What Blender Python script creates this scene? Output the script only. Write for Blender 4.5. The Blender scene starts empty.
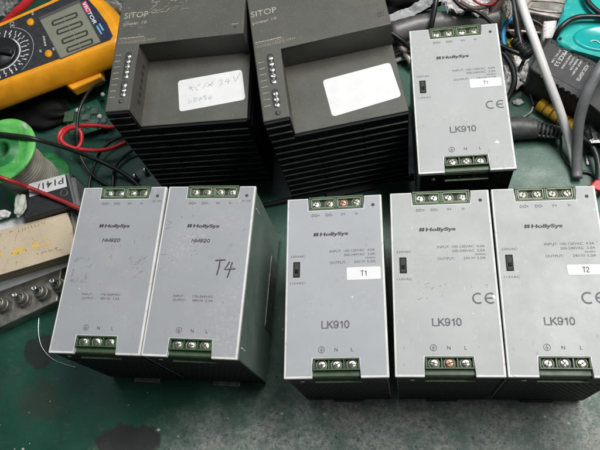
import bpy, bmesh, math, random
from mathutils import Vector, Matrix, noise as mnoise
random.seed(7)
scn = bpy.context.scene
COL = scn.collection
MM = 0.001

# ------------------------------------------------------------------ camera
CAM_LOC = Vector((0.05980717, -0.14076229, 0.49513067))
CAM_ROT = (0.41092135, 0.15622996, 0.01155757)
CAM_F = 629.68          # focal length in units of a 600 wide picture
cd = bpy.data.cameras.new('camera')
cam = bpy.data.objects.new('camera', cd)
COL.objects.link(cam)
cam.location = CAM_LOC
cam.rotation_euler = CAM_ROT
cd.sensor_width = 36.0
cd.lens = CAM_F / 600 * 36
cd.clip_start = 0.01
cd.clip_end = 20
scn.camera = cam
CAM_M = cam.rotation_euler.to_matrix()

# ------------------------------------------------------------------ world, lamps, exposure
w = bpy.data.worlds.new('World')
scn.world = w
w.use_nodes = True
w.node_tree.nodes['Background'].inputs[0].default_value = (0.80, 0.92, 1.0, 1)
w.node_tree.nodes['Background'].inputs[1].default_value = 0.07

def area(name, loc, target, sx, sy, power, col):
    l = bpy.data.lights.new(name, 'AREA')
    l.shape = 'RECTANGLE'; l.size = sx; l.size_y = sy
    l.energy = power; l.color = col
    o = bpy.data.objects.new(name, l); COL.objects.link(o)
    o.location = loc
    o.rotation_euler = (Vector(target) - Vector(loc)).to_track_quat('-Z', 'Y').to_euler()
    return o
area('ceiling_lamp', (0.52, 0.30, 1.22), (0.05, 0.02, 0.05), 0.9, 0.35, 16.5, (1.0, 0.985, 0.95))
area('far_ceiling_lamp', (-0.35, 0.80, 1.6), (0, 0.05, 0.05), 1.0, 0.4, 5.0, (0.86, 0.93, 1.0))
scn.view_settings.view_transform = 'Standard'
scn.view_settings.look = 'None'
scn.view_settings.exposure = 0.36
scn.view_settings.gamma = 1.0

# ------------------------------------------------------------------ helpers
def at(px, py, z=0.0):
    """point of the place seen at (px,py) of the 600x450 photograph at height z (metres)"""
    d = CAM_M @ Vector(((px - 300) / CAM_F, -(py - 225) / CAM_F, -1))
    t = (z - CAM_LOC.z) / d.z
    return CAM_LOC + d * t

class NT:
    def __init__(s, name):
        s.m = bpy.data.materials.new(name); s.m.use_nodes = True
        s.t = s.m.node_tree; s.t.nodes.clear()
        s.out = s.t.nodes.new('ShaderNodeOutputMaterial')
        s.b = s.t.nodes.new('ShaderNodeBsdfPrincipled')
        s.t.links.new(s.b.outputs[0], s.out.inputs[0])
    def set(s, sock, v):
        if hasattr(v, 'is_output') and v.is_output: s.t.links.new(v, sock)
        elif isinstance(v, (tuple, list)) and len(v) == 3 and sock.type == 'RGBA': sock.default_value = (*v, 1)
        else: sock.default_value = v
    def n(s, typ, ins=None, **props):
        nd = s.t.nodes.new(typ)
        for k, v in props.items(): setattr(nd, k, v)
        for k, v in (ins or {}).items(): s.set(nd.inputs[k], v)
        return nd
    def P(s, **kw):
        for k, v in kw.items(): s.set(s.b.inputs[k.replace('_', ' ')], v)
    def math(s, op, a, b=0.0, c=0.0):
        return s.n('ShaderNodeMath', {0: a, 1: b, 2: c}, operation=op).outputs[0]
    def mix(s, f, a, b):
        nd = s.n('ShaderNodeMix', data_type='RGBA')
        s.set(nd.inputs[0], f); s.set(nd.inputs[6], a); s.set(nd.inputs[7], b)
        return nd.outputs[2]
    def step(s, v, lo, hi, a=0.0, b=1.0):
        return s.n('ShaderNodeMapRange', {0: v, 1: lo, 2: hi, 3: a, 4: b}, clamp=True).outputs[0]
    def noise(s, scale, detail=3, vec=None, rough=0.55, dist=0.0):
        nd = s.n('ShaderNodeTexNoise', {'Scale': scale, 'Detail': detail, 'Roughness': rough, 'Distortion': dist})
        s.set(nd.inputs['Vector'], vec if vec is not None else s.pos())
        return nd.outputs[0]
    def pos(s):
        if not hasattr(s, '_p'): s._p = s.n('ShaderNodeNewGeometry').outputs['Position']
        return s._p
    def obj(s):
        if not hasattr(s, '_o'): s._o = s.n('ShaderNodeTexCoord').outputs['Object']
        return s._o
    def mapping(s, vec, scale=(1, 1, 1), rot=(0, 0, 0), loc=(0, 0, 0)):
        return s.n('ShaderNodeMapping', {'Vector': vec, 'Scale': scale, 'Rotation': rot, 'Location': loc}).outputs[0]
    def bump(s, h, strength=0.3, dist=0.001):
        nd = s.n('ShaderNodeBump', {'Height': h, 'Strength': strength, 'Distance': dist})
        s.t.links.new(nd.outputs[0], s.b.inputs['Normal'])

def simple(name, col, rough=0.5, metal=0.0, var=0.25, scale=300, bump=0.0, dust=0.0, **kw):
    t = NT(name)
    n = t.noise(scale, 4)
    lo = tuple(c * (1 - var) for c in col); hi = tuple(min(1, c * (1 + var)) for c in col)
    c = t.mix(t.step(n, .3, .7), lo, hi)
    if dust:
        d = t.step(t.noise(scale * 3.1, 5), .58, .72, 0, dust)
        c = t.mix(d, c, (.42, .41, .38))
    t.P(Base_Color=c, Roughness=t.step(t.noise(scale * .6, 3), .3, .7, max(.03, rough - .08), min(1, rough + .1)), Metallic=metal)
    if bump: t.bump(t.noise(scale * 4, 3), bump, .0004)
    t.P(**kw)
    return t.m

M = {}
def film(name, base, smudge):
    t = NT(name)
    n = t.noise(35, 4)
    c = t.mix(t.step(n, .3, .7), tuple(v * .95 for v in base), tuple(v * 1.04 for v in base))
    # rubbed, brownish glue traces
    s = t.step(t.noise(26, 6, rough=.7), .60 - smudge, .72 - smudge, 0, .30)
    c = t.mix(s, c, (.42, .38, .31))
    g = t.step(t.noise(14, 6, rough=.65, vec=t.mapping(t.pos(), loc=(.17, .63, 0))), .45, .72, 0, .11)
    c = t.mix(g, c, (.25, .25, .245))
    g2 = t.math('MULTIPLY', t.step(t.noise(300, 5, rough=.8), .5, .62, 0, .35), t.step(t.noise(22, 3, t.mapping(t.pos(), loc=(.4, .9, 0))), .52, .64))
    c = t.mix(g2, c, (.50, .48, .43))
    # dark scuffs in clumps
    sc = t.noise(420, 5, t.mapping(t.pos(), (1, .35, 1), (0, 0, .7)), .7)
    clump = t.step(t.noise(38, 2, t.mapping(t.pos(), loc=(.31, .12, 0))), .54, .66)
    c = t.mix(t.math('MULTIPLY', t.step(sc, .62, .66, 0, .55), clump), c, (.10, .10, .10))
    # fine pale and dark hairline scratches
    h1 = t.noise(90, 3, t.mapping(t.pos(), (14, .8, 1), (0, 0, .5)))
    h2 = t.noise(90, 3, t.mapping(t.pos(), (14, .6, 1), (0, 0, -.9), (.2, .4, 0)))
    clump2 = t.step(t.noise(30, 2, t.mapping(t.pos(), loc=(.71, .52, 0))), .5, .62)
    c = t.mix(t.math('MULTIPLY', t.step(h1, .68, .72, 0, .5), clump2), c, (.75, .75, .74))
    c = t.mix(t.math('MULTIPLY', t.step(h2, .70, .73, 0, .45), clump2), c, (.2, .2, .2))
    # specks
    v = t.n('ShaderNodeTexVoronoi', {'Vector': t.pos(), 'Scale': 150.0, 'Randomness': 1.0})
    sel = t.step(t.n('ShaderNodeSeparateColor', {0: v.outputs['Color']}).outputs[0], .90, .91)
    sp = t.math('MULTIPLY', t.step(v.outputs['Distance'], .05, .09, 1, 0), sel)
    c = t.mix(t.math('MULTIPLY', sp, .7), c, (.12, .11, .10))
    sel2 = t.step(t.n('ShaderNodeSeparateColor', {0: v.outputs['Color']}).outputs[1], .93, .94)
    sp2 = t.math('MULTIPLY', t.step(v.outputs['Distance'], .05, .12, 1, 0), sel2)
    c = t.mix(t.math('MULTIPLY', sp2, .6), c, (.82, .82, .8))
    t.P(Base_Color=c, Roughness=t.step(t.noise(28, 6, rough=.7), .35, .65, .42, .58), Specular_IOR_Level=.4)
    t.bump(t.noise(900, 2), .06, .0003)
    return t.m
M['film_blue'] = film('grey_film_dim_lit', (.305, .315, .333), .00)  # darker and bluer: weaker light at the left is put into the colour
M['film_mid'] = film('grey_film_mid_lit', (.345, .36, .38), .00)  # same film a step dimmer and cooler, light falloff painted in
M['film_grey'] = film('warm_grey_film', (.375, .387, .385), .01)
def edge_mat():
    t = NT('grubby_white_edge')
    c = t.mix(t.step(t.noise(70, 5), .35, .65), (.56, .56, .55), (.68, .68, .67))
    c = t.mix(t.step(t.noise(210, 6, rough=.75), .58, .68, 0, .6), c, (.22, .21, .19))
    c = t.mix(t.step(t.noise(45, 3), .66, .72, 0, .6), c, (.46, .33, .16))
    t.P(Base_Color=c, Roughness=.5)
    t.bump(t.noise(500, 4), .12, .0004)
    return t.m
M['white_plastic'] = edge_mat()
M['print'] = simple('dark_grey_print', (.035, .035, .042), .6, 0, .35, 700)
M['print_bold'] = simple('grey_print', (.10, .10, .115), .6, 0, .25, 700)
M['scuff'] = simple('scuff_grey', (.16, .155, .15), .7, 0, .5, 700)
M['pen'] = simple('black_marker', (.05, .05, .055), .5, 0, .5, 500)
M['pencil'] = simple('faded_pen', (.36, .38, .43), .7, 0, .4, 900)
M['sticker'] = simple('white_sticker', (.69, .69, .68), .55, 0, .05, 90, .12, .06)
M['term_green'] = simple('terminal_green', (.042, .078, .036), .42, 0, .25, 200, .05, .10)
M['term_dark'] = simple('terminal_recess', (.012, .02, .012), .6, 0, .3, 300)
M['term_pale'] = simple('terminal_cover', (.20, .27, .15), .35, 0, .2, 300, 0, .2)
M['screw'] = simple('nickel_screw', (.72, .70, .64), .28, 1, .2, 900, .1)
M['rust_screw'] = simple('rusty_screw', (.50, .27, .20), .45, 1, .35, 900, .2)
M['slot'] = simple('screw_slot', (.03, .03, .028), .7, 0, .2, 500)
M['switch'] = simple('switch_black', (.004, .004, .004), .6, 0, .2, 300, Specular_IOR_Level=.15)
M['black'] = simple('black_plastic', (.012, .012, .013), .5, 0, .3, 300, .08, .05)

def case_metal():
    t = NT('dark_case_metal')
    n = t.noise(60, 5)
    c = t.mix(t.step(n, .3, .7), (.17, .23, .20), (.235, .30, .265))
    c = t.mix(t.step(t.noise(500, 4, t.mapping(t.pos(), (1, 1, .15))), .6, .7, 0, .25), c, (.3, .32, .3))
    t.P(Base_Color=c, Metallic=.3, Roughness=t.step(t.noise(80, 3), .3, .7, .3, .45))
    t.bump(t.noise(1200, 2), .05, .0003)
    return t.m
M['case'] = case_metal()

def perforated():
    """dark sheet metal with a slanted grid of vent holes, in the thing's own x and z"""
    t = NT('perforated_metal')
    xyz = t.n('ShaderNodeSeparateXYZ', {0: t.obj()})
    x, z = xyz.outputs[0], xyz.outputs[2]
    a = t.math('MULTIPLY', t.math('ADD', x, t.math('MULTIPLY', z, .5)), 1 / .0042)
    b = t.math('MULTIPLY', z, 1 / .0052)
    fa = t.math('SUBTRACT', t.math('FRACT', a), .5); fb = t.math('SUBTRACT', t.math('FRACT', b), .5)
    d = t.math('SQRT', t.math('ADD', t.math('MULTIPLY', fa, fa), t.math('MULTIPLY', fb, fb)))
    inside = t.math('MULTIPLY', t.step(z, .016, .0165), t.step(z, .078, .0785, 1, 0))
    hole = t.math('MULTIPLY', t.step(d, .33, .36, 1, 0), inside)
    n = t.noise(80, 4)
    c = t.mix(t.step(n, .3, .7), (.014, .016, .015), (.026, .029, .027))
    t.P(Base_Color=t.mix(hole, c, (.002, .002, .002)), Metallic=t.math('MULTIPLY', t.math('SUBTRACT', 1, hole), .4),
        Roughness=t.math('ADD', t.math('MULTIPLY', hole, .3), .6), Specular_IOR_Level=.2)
    return t.m
M['perf'] = perforated()

def sitop_plastic():
    t = NT('taupe_plastic')
    n = t.noise(40, 5)
    c = t.mix(t.step(n, .3, .7), (.066, .0645, .054), (.088, .086, .072))
    sc = t.noise(160, 4, t.mapping(t.pos(), (8, .7, 1), (0, 0, 1.1)))
    cl = t.step(t.noise(24, 2, t.mapping(t.pos(), loc=(.9, .2, 0))), .52, .62)
    c = t.mix(t.math('MULTIPLY', t.step(sc, .66, .72, 0, .35), cl), c, (.38, .38, .36))
    c = t.mix(t.step(t.noise(900, 3), .62, .70, 0, .25), c, (.30, .29, .26))
    t.P(Base_Color=c, Roughness=t.step(t.noise(50, 3), .3, .7, .42, .58))
    t.bump(t.noise(2200, 2), .18, .0003)
    return t.m
M['taupe'] = sitop_plastic()
M['fin'] = simple('black_vent', (.0045, .0045, .005), .5, 0, .2, 200, Specular_IOR_Level=.2)
M['fin_edge'] = simple('lit_vent_rib', (.075, .076, .076), .42, 0, .5, 120, Specular_IOR_Level=.4)  # paler than the vent: light on the rib tops put into the colour
M['pale_print'] = simple('worn_pale_print', (.36, .34, .27), .6, 0, .45, 900)
M['orange'] = simple('orange_holster', (.78, .32, .008), .42, 0, .14, 60, .06, .07)
M['meter_face'] = simple('charcoal_panel', (.028, .028, .031), .42, 0, .2, 200, .05, .1)
M['lcd'] = simple('lcd_glass', (.22, .225, .175), .22, 0, .06, 60)
M['lcd_dim'] = simple('lcd_bezel', (.085, .085, .08), .35, 0, .1, 60)
M['lcd_ink'] = simple('lcd_ink', (.035, .036, .026), .4, 0, .1, 60)
M['white_ink'] = simple('white_ink', (.62, .62, .62), .6, 0, .25, 700)
M['blue_ink'] = simple('light_blue_ink', (.16, .42, .62), .6, 0, .3, 700)
M['red_ink'] = simple('red_ink', (.62, .05, .12), .5, 0, .2, 300)
M['navy'] = simple('navy_label', (.022, .027, .06), .35, 0, .2, 200)
M['knob'] = simple('black_knob', (.014, .014, .015), .3, 0, .2, 200, .03, .06)
M['green_plastic'] = None
def spool_green():
    t = NT('bright_green_plastic')
    n = t.noise(28, 4, rough=.6, dist=.8)
    c = t.mix(t.step(n, .35, .68), (.015, .26, .045), (.18, .58, .14))
    c = t.mix(t.step(t.noise(120, 5), .60, .74, 0, .5), c, (.55, .70, .50))
    t.P(Base_Color=c, Roughness=.35, Subsurface_Weight=.25, Subsurface_Radius=(.002, .004, .002), Subsurface_Scale=1.0)
    t.bump(t.noise(150, 3), .12, .0006)
    return t.m
M['green_plastic'] = spool_green()
M['dark_green'] = simple('dark_green_plastic', (.02, .17, .045), .4, 0, .3, 60, .05, .1)
def solder():
    t = NT('wound_solder')
    z = t.n('ShaderNodeSeparateXYZ', {0: t.pos()}).outputs[2]
    rings = t.math('SINE', t.math('MULTIPLY', z, 5200))
    n = t.noise(90, 3)
    t.P(Base_Color=t.mix(t.step(n, .3, .7), (.50, .47, .40), (.70, .67, .59)), Metallic=.35, Roughness=.36)
    t.bump(rings, .15, .0003)
    return t.m
M['solder'] = solder()
M['red_wire'] = simple('red_insulation', (.50, .022, .03), .35, 0, .2, 120)
M['dark_red'] = simple('dull_red_insulation', (.30, .02, .022), .4, 0, .3, 120)
M['black_wire'] = simple('black_insulation', (.013, .014, .014), .38, 0, .3, 150)
M['card'] = None
def card():
    t = NT('stained_beige_card')
    n = t.noise(30, 5)
    c = t.mix(t.step(n, .3, .7), (.48, .395, .275), (.59, .495, .355))
    c = t.mix(t.step(t.noise(330, 5, rough=.7), .61, .69, 0, .65), c, (.16, .11, .06))
    c = t.mix(t.step(t.noise(90, 6, rough=.75), .56, .7, 0, .45), c, (.30, .22, .12))
    c = t.mix(t.step(t.noise(18, 4), .55, .72, 0, .35), c, (.45, .36, .24))
    t.P(Base_Color=c, Roughness=.75)
    t.bump(t.noise(300, 4), .15, .0004)
    return t.m
M['card'] = card()
def card_edge():
    t = NT('layered_card_edge')
    z = t.n('ShaderNodeSeparateXYZ', {0: t.pos()}).outputs[2]
    s = t.step(t.math('SINE', t.math('MULTIPLY', z, 1960)), -.3, .3)
    t.P(Base_Color=t.mix(s, (.10, .075, .045), (.42, .33, .21)), Roughness=.8)
    return t.m
M['card_edge'] = card_edge()
M['yellow_pen'] = simple('yellow_marker', (.78, .46, .02), .6, 0, .25, 500)
M['brown_pen'] = simple('brown_pen', (.14, .08, .06), .7, 0, .4, 700)
M['paper'] = simple('dull_white_paper', (.58, .57, .58), .7, 0, .12, 160, .1, .1)
M['pale_scrap'] = simple('grubby_pale_tissue', (.40, .44, .38), .75, 0, .35, 140, .2, .2)
def clear(name, col, alpha, rough=.12):
    t = NT(name)
    n = t.noise(60, 5)
    t.P(Base_Color=col, Roughness=t.step(n, .3, .7, rough, rough + .15), Alpha=t.step(n, .3, .75, alpha * .6, alpha * 1.3), Specular_IOR_Level=.7)
    return t.m
M['clear'] = clear('clear_plastic', (.7, .72, .72), .18)
M['bag'] = clear('crumpled_clear_film', (.36, .35, .35), .32, .08)
M['bright_film'] = clear('white_clear_film', (.72, .72, .73), .34, .1)
M['old_metal'] = simple('tarnished_metal', (.26, .25, .22), .42, .75, .4, 120, .2, .25)
M['bright_metal'] = simple('bright_metal', (.68, .67, .64), .25, 1, .2, 200, .05)
M['pcb'] = simple('circuit_board_green', (.014, .10, .055), .4, 0, .35, 300, .1)
M['chip'] = simple('chip_grey', (.10, .12, .12), .5, .2, .5, 500)
M['grey_tube'] = simple('grey_tube', (.15, .145, .14), .38, .1, .25, 70, .05, .2)
M['brown_hose'] = simple('brown_hose', (.10, .068, .05), .6, 0, .35, 120, .2, .2)
M['blue_wire'] = simple('blue_insulation', (.05, .30, .60), .35, 0, .15, 120)
M['yellow'] = simple('yellow_plastic', (.80, .62, .02), .4, 0, .15, 200)
M['amber'] = simple('amber_yellow', (.46, .26, .015), .35, 0, .35, 200, .05, .1)
M['white_cable'] = simple('white_insulation', (.66, .64, .63), .4, 0, .1, 60, .05, .1)
M['grey_cable'] = simple('grey_insulation', (.15, .15, .155), .45, 0, .25, 60, .08, .15)
M['adapter'] = simple('adapter_black', (.034, .034, .036), .5, 0, .2, 200, .15, .08)
M['plug_grey'] = simple('worn_grey_rubber', (.055, .058, .06), .5, 0, .35, 120, .1, .2)
def teal():
    t = NT('teal_plastic')
    n = t.noise(60, 4)
    c = t.mix(t.step(n, .3, .7), (.012, .36, .33), (.02, .44, .40))
    c = t.mix(t.step(t.noise(170, 6, rough=.7), .55, .68, 0, .5), c, (.30, .55, .52))
    c = t.mix(t.step(t.noise(420, 5), .64, .68, 0, .5), c, (.10, .12, .10))
    t.P(Base_Color=c, Roughness=.3)
    return t.m
M['teal'] = teal()
M['teal_clean'] = simple('glossy_teal', (.01, .37, .36), .16, 0, .1, 60)
M['grimy_steel'] = simple('grimy_light_metal', (.40, .36, .33), .45, .35, .35, 160, .2, .25)
M['rusty'] = simple('rusty_brown', (.10, .062, .035), .7, .1, .5, 120, .3, .25)
M['offwhite'] = simple('grubby_white_plastic', (.66, .63, .63), .5, 0, .15, 200, .1, .12)
M['copper'] = simple('copper_strands', (.60, .30, .14), .35, .9, .3, 400)

class MB:
    """collects shapes, in millimetres, and links them as one mesh object"""
    def __init__(s):
        s.bm = bmesh.new(); s.mats = []; s.mi = 0; s.F = Matrix.Identity(4)
    def mat(s, key):
        m = M[key]
        if m not in s.mats: s.mats.append(m)
        s.mi = s.mats.index(m); return s
    def absorb(s, b, smooth=False):
        for f in b.faces: f.material_index = s.mi; f.smooth = smooth
        b.transform(s.F)
        me = bpy.data.meshes.new('tmp'); b.to_mesh(me); b.free()
        s.bm.from_mesh(me); bpy.data.meshes.remove(me)
        return s
    def box(s, x0, x1, y0, y1, z0, z1, bevel=0.0, seg=2):
        b = bmesh.new(); bmesh.ops.create_cube(b, size=1)
        for v in b.verts:
            v.co = Vector((x0 + (v.co.x + .5) * (x1 - x0), y0 + (v.co.y + .5) * (y1 - y0), z0 + (v.co.z + .5) * (z1 - z0)))
        if bevel: bmesh.ops.bevel(b, geom=list(b.edges), offset=bevel, segments=seg, profile=.5, affect='EDGES')
        return s.absorb(b)
    def prism(s, poly, z0, z1, bevel=0.0, seg=2, top_only=False, inset=0.0):
        b = bmesh.new()
        a = sum(poly[i][0] * poly[(i + 1) % len(poly)][1] - poly[(i + 1) % len(poly)][0] * poly[i][1] for i in range(len(poly)))
        if a < 0: poly = poly[::-1]
        lo = [b.verts.new((x, y, z0)) for x, y in poly]
        hi = [b.verts.new((x, y, z1)) for x, y in poly]
        b.faces.new(lo[::-1]); ft = b.faces.new(hi)
        n = len(poly)
        for i in range(n): b.faces.new((lo[i], lo[(i + 1) % n], hi[(i + 1) % n], hi[i]))
        if bevel:
            ge = list(ft.edges) if top_only else list(b.edges)
            bmesh.ops.bevel(b, geom=ge, offset=bevel, segments=seg, profile=.5, affect='EDGES')
        return s.absorb(b)
    def cyl(s, p, r, h, axis=(0, 0, 1), seg=24, r2=None, bevel=0.0):
        b = bmesh.new()
        bmesh.ops.create_cone(b, cap_ends=True, segments=seg, radius1=r, radius2=r if r2 is None else r2, depth=h)
        if bevel:
            eds = [e for e in b.edges if all(v.co.z > 0 for v in e.verts)]
            bmesh.ops.bevel(b, geom=eds, offset=bevel, segments=2, affect='EDGES')
        q = Vector((0, 0, 1)).rotation_difference(Vector(axis).normalized()).to_matrix().to_4x4()
        b.transform(Matrix.Translation(p) @ q @ Matrix.Translation((0, 0, h / 2)))
        return s.absorb(b, True)
    def lathe(s, prof, c=(0, 0, 0), seg=40, axis=(0, 0, 1)):
        b = bmesh.new(); rings = []
        for r, z in prof:
            rings.append([b.verts.new((r * math.cos(2 * math.pi * k / seg), r * math.sin(2 * math.pi * k / seg), z)) for k in range(seg)])
        for i in range(len(rings) - 1):
            for k in range(seg):
                b.faces.new((rings[i][k], rings[i][(k + 1) % seg], rings[i + 1][(k + 1) % seg], rings[i + 1][k]))
        bmesh.ops.recalc_face_normals(b, faces=b.faces)
        q = Vector((0, 0, 1)).rotation_difference(Vector(axis).normalized()).to_matrix().to_4x4()
        b.transform(Matrix.Translation(c) @ q)
        return s.absorb(b, True)
    def tube(s, pts, r, seg=12, per=8, radii=None, flat=1.0):
        pts = [Vector(p) for p in pts]
        P = [pts[0] * 2 - pts[1]] + pts + [pts[-1] * 2 - pts[-2]]
        path = []; rr = []
        for i in range(1, len(P) - 2):
            for k in range(per):
                t = k / per; a, b_, c, d = P[i - 1:i + 3]
                path.append(.5 * ((2 * b_) + (c - a) * t + (2 * a - 5 * b_ + 4 * c - d) * t * t + (3 * b_ - a - 3 * c + d) * t ** 3))
                rr.append(r if radii is None else radii[i - 1] * (1 - t) + radii[i] * t)
        path.append(pts[-1]); rr.append(r if radii is None else radii[-1])
        b = bmesh.new(); rings = []; up = None
        for i, p in enumerate(path):
            tan = (path[min(i + 1, len(path) - 1)] - path[max(i - 1, 0)]).normalized()
            if up is None: up = tan.cross(Vector((0, 0, 1))); up = up if up.length > .1 else tan.cross(Vector((1, 0, 0)))
            up = (up - tan * up.dot(tan)).normalized(); sd = tan.cross(up)
            rings.append([b.verts.new(p + (up * math.cos(2 * math.pi * k / seg) + sd * flat * math.sin(2 * math.pi * k / seg)) * rr[i]) for k in range(seg)])
        for i in range(len(rings) - 1):
            for k in range(seg): b.faces.new((rings[i][k], rings[i][(k + 1) % seg], rings[i + 1][(k + 1) % seg], rings[i + 1][k]))
        b.faces.new(rings[0][::-1]); b.faces.new(rings[-1])
        bmesh.ops.recalc_face_normals(b, faces=b.faces)
        return s.absorb(b, True)
    _k = 0
    def strokes(s, lines, width, z):
        """flat pen strokes, each a hair above the last"""
        b = bmesh.new()
        for ln in lines:
            MB._k = (MB._k + 1) % 12
            zz = z + MB._k * .012
            ln = [Vector((p[0], p[1], 0)) for p in ln]
            L = []; R_ = []
            for i, p in enumerate(ln):
                t = (ln[min(i + 1, len(ln) - 1)] - ln[max(i - 1, 0)])
                if t.length < 1e-9: t = Vector((1, 0, 0))
                t.normalize(); nrm = Vector((-t.y, t.x, 0)) * width / 2
                e = t * width * .35 * (-1 if i == 0 else 1 if i == len(ln) - 1 else 0)
                L.append(b.verts.new((p + nrm + e) + Vector((0, 0, zz)))); R_.append(b.verts.new((p - nrm + e) + Vector((0, 0, zz))))
            for i in range(len(ln) - 1): b.faces.new((R_[i], R_[i + 1], L[i + 1], L[i]))
        return s.absorb(b)
    def arc(s, cx, cy, r, a0, a1, width, z, n=24):
        return s.strokes([[(cx + r * math.cos(math.radians(a0 + (a1 - a0) * k / n)), cy + r * math.sin(math.radians(a0 + (a1 - a0) * k / n))) for k in range(n + 1)]], width, z)
    GL = {'L': (.62, [[(0, 1), (0, 0), (.56, 0)]]), 'K': (.68, [[(0, 0), (0, 1)], [(.6, 1), (.03, .42)], [(.2, .58), (.64, 0)]]),
          'N': (.70, [[(0, 0), (0, 1)], [(0, .97), (.62, .03)], [(.62, 0), (.62, 1)]]), 'M': (.82, [[(0, 0), (0, 1)], [(0, .97), (.37, .1)], [(.74, .97), (.37, .1)], [(.74, 0), (.74, 1)]]),
          'T': (.66, [[(0, 1), (.62, 1)], [(.31, 1), (.31, 0)]]), '1': (.50, [[(.08, .76), (.2, .8), (.32, 1), (.32, 0)]]),
          '2': (.62, [[(0, .72), (.03, .88), (.14, .98), (.27, 1), (.42, .97), (.52, .86), (.53, .7), (.45, .52), (.2, .28), (.03, .12), (0, 0), (.55, 0)]]),
          '0': (.62, [[(.27 + .27 * math.sin(a * math.pi / 12), .5 + .5 * math.cos(a * math.pi / 12)) for a in range(13)], [(.27 + .27 * math.sin(a * math.pi / 12), .5 + .5 * math.cos(a * math.pi / 12)) for a in range(12, 25)]]),
          '9': (.62, [[(.03, .2), (.08, .06), (.2, 0), (.32, .01), (.44, .1), (.52, .3), (.54, .55), (.53, .75), (.46, .92), (.3, 1), (.15, .98), (.04, .87), (0, .68), (.05, .5), (.16, .4), (.3, .38), (.42, .45)]])}
    def plain(s, string, x, y, h, z, width, wt=.15, shear=0.0):
        tot = sum(MB.GL[c][0] + .15 for c in string) - .21; kx = width / tot; cx = 0
        for c in string:
            adv, L = MB.GL[c]
            s.strokes([[(x + (cx + px) * kx + shear * py * h, y + py * h) for px, py in ln] for ln in L], wt * h, z)
            cx += adv + .15
        return s
    _cache = {}
    def loft(s, poly, prof):
        # closed outline pushed outwards by prof[i][0] at height prof[i][1]
        a = sum(poly[i][0] * poly[(i + 1) % len(poly)][1] - poly[(i + 1) % len(poly)][0] * poly[i][1] for i in range(len(poly)))
        if a < 0: poly = poly[::-1]
        n = len(poly); b = bmesh.new(); rings = []
        nr = []
        for i in range(n):
            e0 = Vector(poly[i]) - Vector(poly[i - 1]); e1 = Vector(poly[(i + 1) % n]) - Vector(poly[i])
            n0 = Vector((e0.y, -e0.x)).normalized(); n1 = Vector((e1.y, -e1.x)).normalized(); m = (n0 + n1); m /= max(.35, (1 + n0.dot(n1)))
            nr.append(m)
        for off, z in prof: rings.append([b.verts.new((poly[i][0] + nr[i].x * off, poly[i][1] + nr[i].y * off, z)) for i in range(n)])
        for i in range(len(rings) - 1):
            for k in range(n): b.faces.new((rings[i][k], rings[i][(k + 1) % n], rings[i + 1][(k + 1) % n], rings[i + 1][k]))
        b.faces.new(rings[0][::-1]); b.faces.new(rings[-1]); bmesh.ops.recalc_face_normals(b, faces=b.faces)
        return s.absorb(b, True)
    def text(s, string, x, y, h, z, width=None, align='l', rot=0.0, bold=0.0, shear=0.0):
        key = (string, bold, shear)
        if key not in MB._cache:
            def geo(st):
                cu = bpy.data.curves.new('t', 'FONT'); cu.body = st; cu.size = 1; cu.offset = bold; cu.shear = shear; cu.resolution_u = 3
                o = bpy.data.objects.new('t', cu); COL.objects.link(o)
                me = bpy.data.meshes.new_from_object(o.evaluated_get(bpy.context.evaluated_depsgraph_get()))
                bpy.data.objects.remove(o); bpy.data.curves.remove(cu); return me
            g = geo('H'); cap = max(v.co.y for v in g.vertices); bpy.data.meshes.remove(g)
            me = geo(string)
            x0 = min(v.co.x for v in me.vertices); x1 = max(v.co.x for v in me.vertices)
            MB._cache[key] = (me, cap, x0, x1)
        me, cap, x0, x1 = MB._cache[key]
        sc = h / cap; sx = sc if width is None else width / (x1 - x0)
        wd = (x1 - x0) * sx
        off = {'l': 0, 'c': -wd / 2, 'r': -wd}[align]
        b = bmesh.new(); b.from_mesh(me)
        c, sn = math.cos(rot), math.sin(rot)
        for v in b.verts:
            lx = (v.co.x - x0) * sx + off; ly = v.co.y * sc
            v.co = Vector((x + c * lx - sn * ly, y + sn * lx + c * ly, z))
        return s.absorb(b)
    def sheet(s, f, nu=24, nv=24, smooth=True):
        b = bmesh.new()
        g = [[b.verts.new(f(i / nu, j / nv)) for j in range(nv + 1)] for i in range(nu + 1)]
        for i in range(nu):
            for j in range(nv): b.faces.new((g[i][j], g[i + 1][j], g[i + 1][j + 1], g[i][j + 1]))
        return s.absorb(b, smooth)
    def build(s, name, mat=None, parent=None, origin=None):
        """origin: world point (mm) the shapes are measured from; vertices become relative to it"""
        if origin is not None: s.bm.transform(Matrix.Translation(-Vector(origin)))
        s.bm.transform(Matrix.Scale(MM, 4))
        me = bpy.data.meshes.new(name); s.bm.to_mesh(me); s.bm.free()
        for m in s.mats: me.materials.append(m)
        if mat: me.materials.clear(); me.materials.append(M[mat])
        o = bpy.data.objects.new(name, me); COL.objects.link(o)
        if parent is not None: o.parent = parent
        elif origin is not None: o.location = Vector(origin) * MM
        return o

def tag(o, label, cat, group=None):
    o['label'] = label; o['category'] = cat
    if group: o['group'] = group
    return o
def thing(name, label, cat, loc=(0, 0, 0), rz=0.0, group=None):
    o = bpy.data.objects.new(name, None); COL.objects.link(o)
    o.empty_display_size = .02
    o.location = loc; o.rotation_euler = (0, 0, rz)
    return tag(o, label, cat, group)
def children(o): return [c for c in bpy.data.objects if c.parent == o]
def copy_tree(o, parent=None):
    c = o.copy(); COL.objects.link(c); c.parent = parent
    for ch in children(o): copy_tree(ch, c)
    return c
def mmp(px, py, z):
    """pixel at height z mm -> world mm"""
    return at(px, py, z * MM) * 1000
def path(pts): return [mmp(*p) for p in pts]
def wire(name, label, cat, pts, r, mat, group=None, **kw):
    P = path(pts); o = P[len(P) // 2].copy(); o.z = 0
    return tag(MB().tube(P, r, **kw).build(name, mat, None, o), label, cat, group)

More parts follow.
